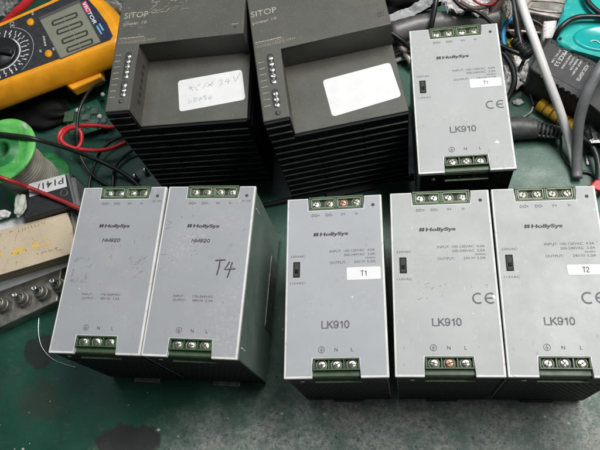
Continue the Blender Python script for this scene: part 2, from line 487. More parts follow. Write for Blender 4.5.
# ------------------------------------------------------------------ the bench
def bench_mat():
    t = NT('worn_green_bench')
    p = t.pos(); xyz = t.n('ShaderNodeSeparateXYZ', {0: p}); x, y = xyz.outputs[0], xyz.outputs[1]
    n1 = t.noise(26, 5)
    c = t.mix(t.step(n1, .3, .7), (.009, .055, .036), (.015, .076, .05))
    # lighter green towards the right: dust, and brighter light painted in
    nd = t.noise(55, 6, rough=.65)
    dust_light = t.step(t.math('ADD', x, t.math('MULTIPLY', t.math('SUBTRACT', nd, .5), .22)), -.12, .10)
    c = t.mix(t.math('MULTIPLY', dust_light, .75), c, (.055, .125, .092))
    # worn grey front right
    nw = t.noise(30, 6, rough=.7); nf = t.noise(260, 6, rough=.75)
    wv = t.math('SUBTRACT', t.math('ADD', t.math('MULTIPLY', x, .55), t.math('MULTIPLY', t.math('SUBTRACT', nw, .5), .12)), t.math('MULTIPLY', t.math('ADD', y, .070), 1.3))
    worn = t.step(wv, -.055, .005)
    greyc = t.mix(t.step(nf, .40, .58), (.13, .155, .137), (.30, .325, .295))
    greyc = t.mix(t.step(t.noise(170, 6, rough=.8), .59, .66, 0, .65), greyc, (.05, .075, .06))
    greyc = t.mix(t.step(t.noise(38, 6, rough=.65), .46, .66, 0, .8), greyc, (.06, .125, .095))
    vs = t.n('ShaderNodeTexVoronoi', {'Vector': t.mapping(p, (1, 1.5, 1), (0, 0, .6)), 'Scale': 130.0})
    vd = t.math('ADD', vs.outputs['Distance'], t.math('MULTIPLY', t.math('SUBTRACT', t.noise(330, 6, rough=.75), .5), 1.5))
    vsel = t.step(t.n('ShaderNodeSeparateColor', {0: vs.outputs['Color']}).outputs[1], .70, .76)
    greyc = t.mix(t.math('MULTIPLY', t.step(vd, .12, .22, .8, 0), vsel), greyc, (.03, .042, .036))
    str1 = t.noise(330, 6, t.mapping(p, (1, 3, 1), (0, 0, .9)), .8)
    greyc = t.mix(t.step(str1, .555, .60, 0, .8), greyc, (.04, .055, .046))
    str2 = t.noise(150, 6, t.mapping(p, (2.6, 1, 1), (0, 0, .5), (.3, .2, 0)), .8)
    greyc = t.mix(t.step(str2, .58, .63, 0, .55), greyc, (.40, .42, .38))
    c = t.mix(t.math('MULTIPLY', worn, t.step(nf, .2, .45, .55, 1)), c, greyc)
    c = t.mix(t.step(t.noise(17, 6, rough=.7), .48, .70, 0, .55), c, (.022, .038, .03))
    c = t.mix(t.step(t.noise(44, 6, rough=.75, vec=t.mapping(p, (1, 2.2, 1), (0, 0, .35), (.3, .1, 0))), .56, .74, 0, .4), c, (.09, .12, .10))
    # bare brown-black patches
    def blob(q, rx, ry, edge, col, amt, cc):
        dx = t.math('MULTIPLY', t.math('SUBTRACT', x, q.x), 1 / rx); dy = t.math('MULTIPLY', t.math('SUBTRACT', y, q.y), 1 / ry)
        d = t.math('SQRT', t.math('ADD', t.math('MULTIPLY', dx, dx), t.math('MULTIPLY', dy, dy)))
        d = t.math('ADD', d, t.math('MULTIPLY', t.math('SUBTRACT', t.noise(70, 6, rough=.65), .5), 1.2))
        return t.mix(t.step(d, 1 - edge, 1, amt, 0), cc, col)
    c = blob(at(40, 352), .016, .016, .13, (.022, .024, .023), .88, c)
    c = blob(at(128, 442), .029, .015, .13, (.028, .025, .026), .9, c)
    c = blob(at(40, 400), .025, .022, .6, (.035, .045, .035), .7, c)
    c = blob(at(540, 173), .014, .007, .7, (.34, .40, .36), .28, c)
    gr = t.noise(600, 5, rough=.8)
    c = t.mix(t.step(gr, .58, .66, 0, .35), c, (.006, .014, .011))
    c = t.mix(t.step(t.noise(480, 5, t.mapping(p, loc=(.5, .2, .1)), .8), .62, .68, 0, .35), c, (.16, .21, .18))
    sc3 = t.noise(34, 2, t.mapping(p, (24, .5, 1), (0, 0, 1.35), (.1, .3, 0)))
    c = t.mix(t.step(sc3, .72, .75, 0, .3), c, (.20, .26, .23))
    # fine scratches and white paint flecks
    hs = t.noise(60, 3, t.mapping(p, (16, .7, 1), (0, 0, .9)))
    c = t.mix(t.step(hs, .72, .76, 0, .2), c, (.30, .36, .33))
    hs2 = t.noise(60, 3, t.mapping(p, (16, .7, 1), (0, 0, -.5)))
    c = t.mix(t.step(hs2, .70, .73, 0, .5), c, (.012, .03, .022))
    v = t.n('ShaderNodeTexVoronoi', {'Vector': t.mapping(p, (1, 1.3, 1)), 'Scale': 62.0})
    sel = t.step(t.n('ShaderNodeSeparateColor', {0: v.outputs['Color']}).outputs[0], .84, .85)
    dd = t.math('ADD', v.outputs['Distance'], t.math('MULTIPLY', t.math('SUBTRACT', t.noise(500, 2), .5), .16))
    c = t.mix(t.math('MULTIPLY', t.step(dd, .045, .09, 1, 0), t.math('MULTIPLY', sel, .8)), c, (.55, .6, .55))
    t.P(Base_Color=c, Roughness=t.math('ADD', t.step(t.noise(22, 6, rough=.7), .35, .65, .26, .5), t.math('MULTIPLY', worn, .2)), Specular_IOR_Level=.42)
    t.bump(t.math('ADD', t.math('MULTIPLY', nf, .7), t.math('MULTIPLY', n1, .6)), .28, .0006)
    return t.m
M['bench'] = bench_mat()
b = MB().box(-800, 800, -450, 800, -25, 0, 2).build('bench_top', 'bench')
b['kind'] = 'structure'

# ------------------------------------------------------------------ rail power supplies
UW, UH = 66.0, 125.2
U0, V0 = UW / 2, UH / 2            # empties stand at the base centre
def U(mb): mb.F = Matrix.Translation((-U0, -V0, 0)); return mb

def make_supply(kind, film_key):
    root = thing('power_supply', '', 'power supply')
    U(MB()).box(.9, 65.1, 1.4, 124.2, 4, 96.4, .7).build('case', 'case', root)
    # side sheet that wraps the case, seen on the right flank
    sp = U(MB()); sp.prism([(65.1, 42), (65.5, 40), (65.5, 99), (65.1, 98)], 3, 27, .05)
    sp.build('side_sheet', 'old_metal', root)
    for (v, z) in ((112, 84), (10, 84)): U(MB()).box(65.1, 65.4, v - .4, v + .4, z - 5, z + 5).build('case_tab', 'offwhite', root)
    U(MB()).box(1.6, 64.4, .5, 1.4, 5, 95).build('vent_panel', 'perf', root)
    U(MB()).box(1.6, 64.4, 124.2, 124.8, 5, 95).build('vent_panel', 'perf', root)
    U(MB()).box(22, 44, -2.6 if kind == 'NM' else -.8, 3, 0, 4, .5).build('rail_clip', 'old_metal' if kind == 'NM' else 'black', root)
    U(MB()).box(4, 62, 8, 118, 0, 4, .5).build('base_plate', 'case', root)
    # small screw and bigger vent slots right under the front plate
    c = U(MB()).mat('screw'); c.cyl((10.5, .5, 90), 1.5, .9, (0, -1, 0), 14); c.build('case_screw', None, root)
    for (u, z) in ((7, 92.6), (14.5, 93.2), (52, 92.4), (57, 93.2), (61, 92.4), (55, 89.2), (59.5, 89.2)):
        U(MB()).box(u - 1.5, u + 1.5, .38, .52, z - .8, z + .8).build('vent_slot', 'slot', root)
    # front plate with the two terminal notches
    poly = [(0, 0), (18.0, 0), (18.0, 12.9), (48.4, 12.9), (48.4, 0), (UW, 0), (UW, UH), (53.8, UH), (53.8, 115.2), (14.8, 115.2), (14.8, UH), (0, UH)]
    fp = U(MB()).prism(poly, 96.4, 99.6, .45, 2).build('faceplate', 'white_plastic', root)
    e = 1.35
    pf = [(e, 1.6), (17.75, 1.6), (17.75, 13.15), (48.65, 13.15), (48.65, 1.6), (UW - e, 1.6), (UW - e, UH - .9), (54.05, UH - .9), (54.05, 114.95), (14.55, 114.95), (14.55, UH - .9), (e, UH - .9)]
    ff = U(MB()).prism(pf, 99.6, 99.78).build('front_film', film_key, fp)
    Z = 99.83
    # terminals
    tb = U(MB()).mat('term_green')
    tb.box(15.2, 53.4, 115.6, 125.7, 84, 97.2, .2)
    tb.box(15.2, 53.4, 115.6, 116.9, 97.2, 100.1, .25)
    tb.box(15.2, 53.4, 124.3, 125.7, 97.2, 100.1, .25)
    for u in (15.2, 33.6, 52.0): tb.box(u, u + 1.4, 116.9, 124.3, 97.2, 100.0, .2)
    tb.mat('term_pale')
    for (a, c_) in ((16.9, 33.3), (35.3, 51.7)):
        tb.box(a, a + .55, 117.6, 123.9, 97.3, 99.7); tb.box(c_ - .55, c_, 117.6, 123.9, 97.3, 99.7)
        tb.box(a + .55, c_ - .55, 117.1, 117.6, 97.3, 99.7); tb.box(a + .55, c_ - .55, 123.7, 124.2, 97.3, 99.7)
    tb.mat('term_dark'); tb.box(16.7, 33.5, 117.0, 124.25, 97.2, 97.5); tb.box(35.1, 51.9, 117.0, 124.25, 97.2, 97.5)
    tblock = tb.build('terminal_block', None, root)
    def screw(parent, u, v, ang, key='screw'):
        sc = U(MB()).mat('term_pale'); sc.lathe([(3.55, 97.4), (3.55, 98.2), (3.0, 98.3), (3.0, 97.5)], (u, v, 0), 24)
        sc.mat(key); sc.lathe([(2.95, 97.4), (2.95, 98.5), (2.5, 98.95), (1.2, 99.15), (.01, 99.2)], (u, v, 0), 24)
        sc.mat('slot')
        for a in (ang, ang + math.pi / 2):
            d = Vector((math.cos(a), math.sin(a), 0)); F0 = sc.F
            sc.F = F0 @ Matrix.Translation((u, v, 0)) @ Matrix.Rotation(a, 4, 'Z')
            if a == ang: sc.box(-2.3, 2.3, -.33, .33, 98.7, 99.26)
            else: sc.box(-1.3, 1.3, -.3, .3, 98.72, 99.24)
            sc.F = F0
        return sc.build('terminal_screw', None, parent)
    rr = random.Random(3)
    for u in (20.2, 29.6, 39.2, 48.6): screw(tblock, u, 120.7, rr.uniform(0, 3))
    bb = U(MB()).mat('term_green')
    bb.box(18.6, 48.0, 1.6, 12.6, 80, 97.2, .2)
    bb.box(18.6, 48.0, 11.5, 12.6, 97.2, 100.1, .2)
    bb.box(18.6, 48.0, 4.9, 5.9, 97.2, 100.1, .2)
    bb.box(18.6, 48.0, 1.0, 4.7, 92.5, 96.4, .5)
    for u in (18.6, 46.9): bb.box(u, u + 1.1, 5.9, 11.5, 97.2, 100.0, .2)
    for u in (28.1, 37.7): bb.box(u, u + .7, 5.9, 11.5, 97.2, 99.5)
    bb.mat('term_pale'); bb.box(18.4, 48.2, -.7, 1.5, 87.2, 88.0, .2); bb.mat('term_green')
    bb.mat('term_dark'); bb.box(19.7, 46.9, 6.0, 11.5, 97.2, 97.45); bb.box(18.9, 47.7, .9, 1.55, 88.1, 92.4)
    bb.mat('term_green')
    for u in (28.0, 37.6): bb.box(u, u + .9, .3, 1.5, 88.1, 92.5)
    bblock = bb.build('terminal_block', None, root)
    for i, u in enumerate((23.8, 33.3, 43.0)): screw(bblock, u, 8.6, rr.uniform(0, 3))
    # print
    tm = U(MB())
    for u, s_ in ((20.2, 'DO+'), (29.6, 'DO-'), (39.2, 'V+'), (48.6, 'V-')): tm.text(s_, u, 110.6, 1.9, Z, align='c', bold=.01)
    tm.arc(24.0, 17.9, 1.95, 0, 360, .28, Z)
    tm.strokes([[(24, 19.2), (24, 17.9)], [(22.9, 17.9), (25.1, 17.9)], [(23.3, 17.3), (24.7, 17.3)], [(23.7, 16.7), (24.3, 16.7)]], .28, Z)
    tm.text('N', 33.3, 16.7, 2.2, Z, align='c', bold=.01); tm.text('L', 43.4, 16.6, 2.2, Z, align='c', bold=.01)
    tm.build('terminal_marks', 'print', ff)
    lg = U(MB())
    v = 96.0 if kind == 'LK' else 92.4
    for k in range(2):
        u = 18.7 + k * 1.75
        lg.prism([(u, v), (u + 1.5, v), (u + 1.85, v + 2.5), (u + .35, v + 2.5)], Z, Z + .01)
    lg.text('HollySys', 23.0, v, 2.45, Z + .02, width=19.2, bold=.02, shear=.08); lg.text('HollySys', 23.3, v + .03, 2.45, Z + .05, width=19.2, bold=.02, shear=.08)
    lg.build('maker_print', 'print', ff)
    ld = U(MB()).mat('print'); ld.arc(60, 117.5, 1.05, 0, 360, .3, Z); ld.mat('lcd_dim'); ld.cyl((60, 117.5, 99.6), .9, .22, seg=14)
    ld.build('indicator_light', None, root)
    rt = U(MB())
    if kind == 'LK':
        rt.text('INPUT: 100-120VAC  4.0A', 60.2, 83.6, 1.7, Z, width=30.4, align='r')
        rt.text('200-240VAC  2.0A', 60.2, 80.6, 1.7, Z, width=21, align='r')
        rt.text('50/60Hz', 60.2, 78.2, 1.2, Z, width=6.5, align='r')
        rt.build('input_print', 'print', ff); rt = U(MB())
        rt.text('OUTPUT:', 29.7, 75.4, 1.7, Z, width=11)
        rt.build('output_print', 'print', ff); rt = U(MB())
        U(MB()).text('5.0A', 60.2, 75.4, 1.7, Z, width=5.4, align='r').build('current_print', 'print', ff)
        rt.text('24V', 46.2, 75.4, 1.7, Z, width=4.2)
        rt.strokes([[(51, 76.7), (53.6, 76.7)], [(51, 75.9), (51.6, 75.9)], [(52, 75.9), (52.6, 75.9)], [(53, 75.9), (53.6, 75.9)]], .22, Z)
        for v_, s_ in ((81.0, '230VAC'), (62.0, '115VAC')): U(MB()).text(s_, 3.1, v_, 1.45, Z, width=9.7).build('voltage_print', 'print', ff)
        sw = U(MB()).mat('switch'); sw.box(5.0, 9.6, 66.8, 77.8, 99.7, 100.0, .1)
        sw.mat('slot'); sw.box(5.7, 8.9, 67.6, 77.0, 99.99, 100.03)
        s_ = sw.build('voltage_switch', None, root)
        U(MB()).box(6.2, 8.4, 69.6, 72.4, 100.03, 100.35, .15).build('slider', 'switch', s_)
        md = U(MB()); md.plain('LK910', 24.4, 31.8, 4.4, Z, 17.4, .205); md.build('model_print', 'print_bold', ff)
    else:
        rt.text('INPUT :', 16.4, 40.8, 1.6, Z, width=8.4); rt.text('176-264VAC', 30.2, 40.8, 1.6, Z, width=14.6)
        rt.build('input_print', 'print', ff); rt = U(MB())
        rt.text('OUTPUT :', 16.4, 37.9, 1.6, Z, width=9.8); rt.text('48V', 30.2, 37.9, 1.6, Z, width=4.4); rt.text('2.5A', 39.6, 37.9, 1.6, Z, width=5.2)
        rt.strokes([[(35.4, 39.1), (37.8, 39.1)], [(35.4, 38.4), (36, 38.4)], [(36.3, 38.4), (36.9, 38.4)], [(37.2, 38.4), (37.8, 38.4)]], .22, Z)
        rt.text('DC ON', 60, 112.6, 1.4, Z, width=6.6, align='c')
        md = U(MB()); md.plain('NM920', 23.8, 81.2, 2.3, Z, 13, .23, .12); md.build('model_print', 'print', ff)
    rt.build('output_value_print', 'print', ff)
    return root

def place(o, x, y, deg, label, group='grey rail-mount power supplies'):
    a = math.radians(deg); c, s = math.cos(a), math.sin(a)
    o.location = (x + (c * U0 - s * V0) * MM, y + (s * U0 + c * V0) * MM, 0)
    o.rotation_euler = (0, 0, a); o['label'] = label; o['category'] = 'power supply'; o['group'] = group
    return o
def kid(o, base): return [c for c in children(o) if c.name.split('.')[0] == base]
def film_of(o): return kid(kid(o, 'faceplate')[0], 'front_film')[0]

nm = make_supply('NM', 'film_blue')
uA = place(nm, -.1770, -.0520, -2.96, 'light grey power supply with scuffed plain face, at the left end of the front row')
uB = place(copy_tree(nm), -.1104, -.0555, -3.47, 'light grey power supply with T4 handwritten in black marker on its face')
lk = make_supply('LK', 'film_grey')
uC = place(lk, -.0137, -.0722, 0, 'light grey power supply with T1 sticker, in the front row right of the T4 one')
uD = place(copy_tree(lk), .0557, -.0720, -1.12, 'light grey power supply with CE mark but no sticker, between the T1 and T2 ones')
uE = place(copy_tree(lk), .1226, -.0732, -1.43, 'light grey power supply with T2 sticker, at the right end of the front row')
uF = place(copy_tree(lk), .0785, .0668, -.32, 'light grey power supply with T1 sticker and CE mark, alone behind the front row')

film_of(uC).data = film_of(uC).data.copy(); film_of(uC).data.materials[0] = M['film_mid']
Z = 99.9
t4 = U(MB()); t4.strokes([[(43.2, 67.6), (46, 67.9), (49.8, 68.2)], [(46.4, 67.9), (46.0, 62), (45.2, 57.2)]], 1.0, Z)
t4.strokes([[(53.2, 66.6), (51.6, 63.5), (50.2, 61.2), (53, 61.3), (57.6, 61.8)], [(55.2, 66.2), (54.2, 61), (52.9, 55.6)]], 1.0, Z)
t4.build('marker_writing', 'pen', film_of(uB))
def ce(root, u, v, h):
    m = U(MB()); r = h / 2
    m.arc(u + r, v + r, r * .86, 62, 298, r * .26, Z)
    m.arc(u + r * 3.05, v + r, r * .86, 62, 298, r * .26, Z)
    m.strokes([[(u + r * 2.25, v + r), (u + r * 3.3, v + r)]], r * .26, Z)
    m.build('conformity_mark', 'print_bold', film_of(root))
ce(uD, 49.6, 45.4, 7.4); ce(uE, 47.6, 44.6, 7.8); ce(uF, 50.4, 49.0, 7.0)
def sticker(root, u0, u1, v0, v1, text, th, slant=0):
    def rr(x0, x1, y0, y1, r):
        P = []
        for cx, cy, a in ((x1 - r, y1 - r, 0), (x0 + r, y1 - r, 90), (x0 + r, y0 + r, 180), (x1 - r, y0 + r, 270)):
            for k in range(5): a_ = math.radians(a + k * 22.5); P.append((cx + r * math.cos(a_), cy + r * math.sin(a_)))
        return P
    m = U(MB()); P = rr(u0, u1, v0, v1, .9)
    P = [(x + slant * (y - v0), y) for x, y in P]
    st = m.prism(P, 99.80, 99.98).build('sticker', 'sticker', root)
    U(MB()).plain(text, (u0 + u1) / 2 + slant * 3 - th * .55, (v0 + v1) / 2 - th / 2, th, 100.03, th * 1.15, .14).build('lettering', 'print', st)
sticker(uC, 41, 63.4, 63.6, 72.4, 'T1', 3.4)
sticker(uE, 41.9, 63.6, 63.4, 70.2, 'T2', 3.2, -.06)
sticker(uF, 41.1, 63.4, 68.0, 75.6, 'T1', 2.6)
# every screw was driven to its own angle, some tarnished
M['dull_screw'] = simple('tarnished_screw', (.45, .43, .36), .4, 1, .3, 900, .15)
rgs = random.Random(77)
for root in (uA, uB, uC, uD, uE, uF):
    for blk in kid(root, 'terminal_block'):
        for sc in kid(blk, 'terminal_screw'):
            me = sc.data.copy(); sc.data = me
            c0 = Vector((sum(v.co.x for v in me.vertices), sum(v.co.y for v in me.vertices), .0977 * len(me.vertices))) / len(me.vertices)
            me.transform(Matrix.Translation(c0 + Vector((rgs.uniform(-.15, .15), rgs.uniform(-.15, .15), rgs.uniform(-.5, .1))) * MM) @ Matrix.Rotation(rgs.uniform(0, 3.1), 4, 'Z') @ Matrix.Rotation(rgs.uniform(-.05, .05), 4, 'X') @ Matrix.Translation(-c0))
            if rgs.random() < .35:
                for i, m_ in enumerate(me.materials):
                    if m_ == M['screw']: me.materials[i] = M['dull_screw']
# a rusty middle screw on two of them
for root, uu in ((uC, 39.2), (uD, 33.3)):
    blocks = kid(root, 'terminal_block')
    for blk in blocks:
        for sc in kid(blk, 'terminal_screw'):
            cx = sum(v.co.x for v in sc.data.vertices) / len(sc.data.vertices) * 1000 + U0
            cy = sum(v.co.y for v in sc.data.vertices) / len(sc.data.vertices) * 1000 + V0
            if abs(cx - uu) < 1 and (cy > 60) == (root is uC):
                sc.data = sc.data.copy()
                for i, m_ in enumerate(sc.data.materials):
                    if m_ in (M['screw'], M['dull_screw']): sc.data.materials[i] = M['rust_screw']
def scuffs(root, name, key, spots, seed):
    rg = random.Random(seed); m = U(MB())
    for (u0, u1, v0, v1, n_) in spots:
        for _ in range(n_):
            u, v = rg.uniform(u0, u1), rg.uniform(v0, v1); a = rg.gauss(.7, .5); l_ = rg.uniform(.2, 1.2) if rg.random() < .8 else rg.uniform(1.5, 3.5)
            m.strokes([[(u, v), (u + l_ * math.cos(a) * .5 + rg.uniform(-.25, .25), v + l_ * math.sin(a) * .5), (u + l_ * math.cos(a), v + l_ * math.sin(a))]], rg.uniform(.08, .24), Z)
    m.build(name, key, film_of(root))
scuffs(uA, 'scuff_marks', 'scuff', [(4, 6.5, 50, 68, 20), (15, 17, 50, 66, 14), (4, 17, 66, 68.5, 14), (4, 17, 50, 52, 12), (31, 36, 64, 70, 4), (46, 58, 64, 70, 32), (50, 57, 53, 64, 18)], 3)
scuffs(uB, 'scuff_marks', 'scuff', [(2, 5, 90, 98, 10), (10, 24, 96, 108, 9), (50, 62, 78, 92, 8), (14, 30, 68, 88, 16), (2, 12, 55, 72, 6)], 4)
scuffs(uB, 'pale_scratches', 'white_plastic', [(10, 30, 66, 80, 14), (4, 60, 40, 60, 8)], 5)
scuffs(uD, 'scuff_marks', 'scuff', [(14, 34, 46, 60, 16), (40, 62, 56, 62, 4)], 6)
scuffs(uD, 'pale_scratches', 'white_plastic', [(12, 36, 58, 76, 12), (44, 52, 12, 30, 6)], 7)
# glare painted as a white blot on the lone one, chip of tape on the unit with no sticker
def blot(root, name, key, u, v, r, n=14, seed=1, lab=None):
    rg = random.Random(seed)
    P = [(u + r * rg.uniform(.5, 1.2) * math.cos(2 * math.pi * k / n), v + r * rg.uniform(.5, 1.2) * math.sin(2 * math.pi * k / n)) for k in range(n)]
    U(MB()).prism(P, 99.79, 99.86).build(name, key, film_of(root))
blot(uF, 'glare_spot', 'sticker', 55.1, 21.6, 1.5, 14, 2)
blot(uD, 'tape_scrap', 'white_plastic', 63.0, 50.0, 1.2, 9, 4)

# ------------------------------------------------------------------ dark switching supplies
SW, SH = 103.7, 119.0
def make_dark(kind):
    root = thing('switching_supply', '', 'power supply')
    O = Matrix.Translation((-SW / 2, -SH / 2, 0))
    def B(): m = MB(); m.F = O.copy(); return m
    cw, ht, top, fl = 19.4, 61.8, 124.9, 101.7
    B().box(.8, SW - .8, .8, SH - .8, 3, fl - 3, .8).build('body', 'fin', root)
    hs = B()
    hs.prism([(0, .4), (cw, .4), (cw, ht), (SW, ht), (SW, SH), (0, SH)], fl - 2.9, top, 1.0, 3, True)
    hs.prism([(cw - 1, .4), (SW, .4), (SW, ht + 1), (cw - 1, ht + 1)], fl - 2.9, fl, .5)
    hs.build('front_housing', 'taupe', root)
    # black finned grille on the near end
    g = B().mat('fin')
    g.box(.6, cw - .6, -1.6, .3, 3, top - 1.4); g.box(cw - .6, SW - .6, -1.6, .3, 3, fl - 1.2)
    g.mat('fin_edge')
    z = 10.0
    while z < 122:
        x1 = SW - 1.2 if z < fl - 3 else cw - 1.2
        g.box(1.0, x1, -2.7, -1.5, z, z + .8, .2); z += 9.0
    g.mat('fin')
    for u in (34, 69): g.box(u, u + .8, -2.2, -1.55, 4, fl - 3)
    g.build('vent_grille', None, root)
    for sx in (-.5, SW - .9):
        s = B(); z = 12.0
        while z < 95:
            s.box(sx, sx + 1.4, 4, SH - 4, z, z + 1.2); z += 9.0
        s.build('side_ribs', 'fin', root)
    B().box(30, 74, -7, 20, 0, 3, .5).build('rail_clip', 'black', root)
    B().box(8, SW - 8, 10, SH - 10, 0, 3, .4).build('base_plate', 'black', root)
    # connector slots with screws
    if kind == 1: sl, pot, vs = ((12.6, 54.4, 12.9, 28.6, 5), (12.5, 27.2, 12.7, 12.2, 3)), (12.0, 8.6), 1
    else: sl, pot, vs = ((12.2, 58.6, 10.8, 30.4, 5), (11.6, 26.2, 11.2, 9.8, 3)), (11.3, 5.3), 1
    tmesh = B().mat('slot')
    for (ua, va, ub, vb, n) in sl:
        u = (ua + ub) / 2; r = 2.7
        P = [(u + r * math.cos(math.radians(a)), max(va, vb) - r + r * math.sin(math.radians(a))) for a in range(0, 181, 20)] + \
            [(u + r * math.cos(math.radians(a)), min(va, vb) + r + r * math.sin(math.radians(a))) for a in range(180, 361, 20)]
        tmesh.prism(P, top - .3, top + .05)
    tm = tmesh.build('terminal_strip', None, root)
    for (ua, va, ub, vb, n) in sl:
        for k in range(n):
            v = va - 4.3 + (vb + 2.2 - va + 4.3) * (k / (n - 1)); u = (ua + ub) / 2 + .2
            sc = B().mat('screw'); sc.lathe([(2.45, top), (2.4, top + .5), (1.4, top + .75), (.01, top + .8)], (u, v, 0), 18)
            sc.mat('slot'); F0 = sc.F; sc.F = F0 @ Matrix.Translation((u, v, 0)) @ Matrix.Rotation(random.uniform(0, 3), 4, 'Z')
            sc.box(-2.0, 2.0, -.35, .35, top + .45, top + .86); sc.F = F0
            sc.build('terminal_screw', None, tm)
    k = B().mat('slot'); k.cyl((pot[0], pot[1], top - .2), 2.0, .26, seg=20); k.mat('grey_tube'); k.cyl((pot[0], pot[1], top), 1.35, .35, seg=16)
    k.mat('slot'); k.box(pot[0] - 1.1, pot[0] + 1.1, pot[1] - .2, pot[1] + .2, top + .3, top + .4); k.build('trimmer', None, root)
    sv = B().mat('slot')
    for q in range(6): sv.box(cw - .05, cw + .12, 15 + q * 6.6, 19 + q * 6.6, 109, 113)
    sv.build('vent_slots', None, root)
    zz = top + .06
    p = B()
    if kind == 1:
        p.text('SITOP', 4.2, 88.2, 5.5, zz, width=20); p.text('power 10', 4.6, 81.3, 2.8, zz, width=19)
        by, bh, bx = 62.9, 3.6, 3.2; sx, sy = 96.7, 68.5
    else:
        p.text('SITOP', 1.6, 96.4, 5.5, zz, width=20); p.text('power 10', 2.0, 89.2, 2.8, zz, width=18.6)
        by, bh, bx = 66.2, 3.4, 2.2; sx, sy = 97.5, 72.6
    p.build('maker_print', 'pale_print', root); p = B()
    p.strokes([[(bx, by), (bx + 22, by), (bx + 22, by + bh), (bx, by + bh), (bx, by)]], .25, zz)
    for q in range(11): p.strokes([[(bx + 1 + q * 1.9, by + .9), (bx + 1.6 + q * 1.9, by + bh - .9), (bx + 2.1 + q * 1.9, by + .9)]], .3, zz)
    for q in range(9):
        p.strokes([[(bx + q * 2.3, by + bh + 1.6), (bx + 1.4 + q * 2.3, by + bh + 1.7)]], .8, zz)
        if q < 5: p.strokes([[(bx + 23.2 + q * 1.5, by + 1), (bx + 24 + q * 1.5, by + 2.4)]], .35, zz)
    for q in range(8):
        v = 52 - q * 5.6
        p.strokes([[(2.4, v), (4.6, v + random.uniform(-.2, .2))], [(5.2, v + .1), (6.4 + random.uniform(0, 1), v + .1)]], .5, zz)
    if kind == 1: p.strokes([[(sx - 2.5, sy + 3), (sx + 2.5, sy + 3.2)]], .5, zz)
    p.build('printing', 'pale_print', root)
    if kind == 1:
        sc_ = B(); rg = random.Random(21)
        for q in range(34):
            u, v = rg.uniform(24, 56), rg.uniform(90, 106); a = rg.uniform(-.2, .9); l_ = rg.uniform(1, 7)
            sc_.strokes([[(u, v), (u + l_ * .5 * math.cos(a) + rg.uniform(-.5, .5), v + l_ * .5 * math.sin(a)), (u + l_ * math.cos(a), v + l_ * math.sin(a))]], rg.uniform(.15, .5), zz)
        for q in range(14):
            u, v = rg.uniform(4, 26), rg.uniform(70, 100); a = rg.uniform(-.9, .9); l_ = rg.uniform(1, 4)
            sc_.strokes([[(u, v), (u + l_ * math.cos(a), v + l_ * math.sin(a))]], rg.uniform(.15, .4), zz)
        sc_.build('scrape_marks', 'pale_print', root)
    sg = B(); sg.strokes([[(sx - 2, sy - 1.6), (sx + 2, sy - 1.6), (sx + 2, sy + 1.8), (sx - 2, sy + 1.8), (sx - 2, sy - 1.6)]] if kind == 2 else [[(sx - 1, sy), (sx + 1, sy)]], .5, zz)
    sg.prism([(sx - 1, sy + .9), (sx + 1, sy + .9), (sx, sy - 1)], zz, zz + .01)
    sg.build('small_symbol', 'slot', root)
    # white stickers on the sunken front
    if kind == 1: Q = [(45.6, 40.5), (97.5, 46.0), (101.8, 17.4), (49.6, 11.0)]
    else: Q = [(46.3, 42.3), (98.8, 45.7), (101.0, 13.5), (48.5, 8.1)]
    P = []
    for i in range(4):
        c = Vector(Q[i]); a = (Vector(Q[i - 1]) - c).normalized() * 3; d = (Vector(Q[(i + 1) % 4]) - c).normalized() * 3
        for t_ in (0, .25, .5, .75, 1): P.append(tuple(c + a * (1 - t_) ** 2 + d * t_ ** 2))
    st = B().prism(P, fl + .02, fl + .2).build('sticker', 'sticker', root)
    ww = B(); rg = random.Random(11)
    X = (Vector(Q[1]) - Vector(Q[0])).normalized(); Y = Vector((-X.y, X.x)); o = Vector(Q[3])
    def W(x, y): return tuple(o + X * x + Y * y)
    if kind == 1:
        def sq(cx, cy, w_, h_):
            L = []
            for _ in range(4):
                a = (cx + rg.uniform(-.5, .5) * w_, cy + rg.uniform(-.5, .5) * h_); d = (cx + rg.uniform(-.5, .5) * w_, cy + rg.uniform(-.5, .5) * h_)
                L.append([W(*a), W((a[0] + d[0]) / 2 + .4, (a[1] + d[1]) / 2 + .3), W(*d)])
            return L
        for q in range(4): ww.strokes(sq(10 + q * 5.2, 20.5, 4.4, 6), .42, fl + .24)
        for q in range(5): ww.strokes(sq(9 + q * 4.0, 8.5, 3.4, 4.4), .42, fl + .24)
        ww.strokes([[W(33, 23), W(35, 23.4), W(34, 21.2), W(35.4, 19.8), W(33, 18)], [W(39, 23.6), W(37.6, 20.6), W(41.4, 20.8)], [W(40.2, 23), W(39.8, 18.4)],
                    [W(44.4, 24), W(45.6, 19), W(49.6, 26)]], .5, fl + .24)
        ww.build('handwriting', 'pencil', st)
    else: ww.bm.free()
    return root
def place_d(o, x, y, deg, label):
    a = math.radians(deg); c, s = math.cos(a), math.sin(a)
    o.location = (x + (c * SW / 2 - s * SH / 2) * MM, y + (s * SW / 2 + c * SH / 2) * MM, 0)
    o.rotation_euler = (0, 0, a); o['label'] = label; o['group'] = 'dark grey switching power supplies'
place_d(make_dark(1), -.1496, .1221, 0, 'dark grey power supply with handwritten white sticker, next to the orange multimeter')
place_d(make_dark(2), -.0277, .1025, 8.5, 'dark grey power supply with blank white sticker, left of the lone grey unit')

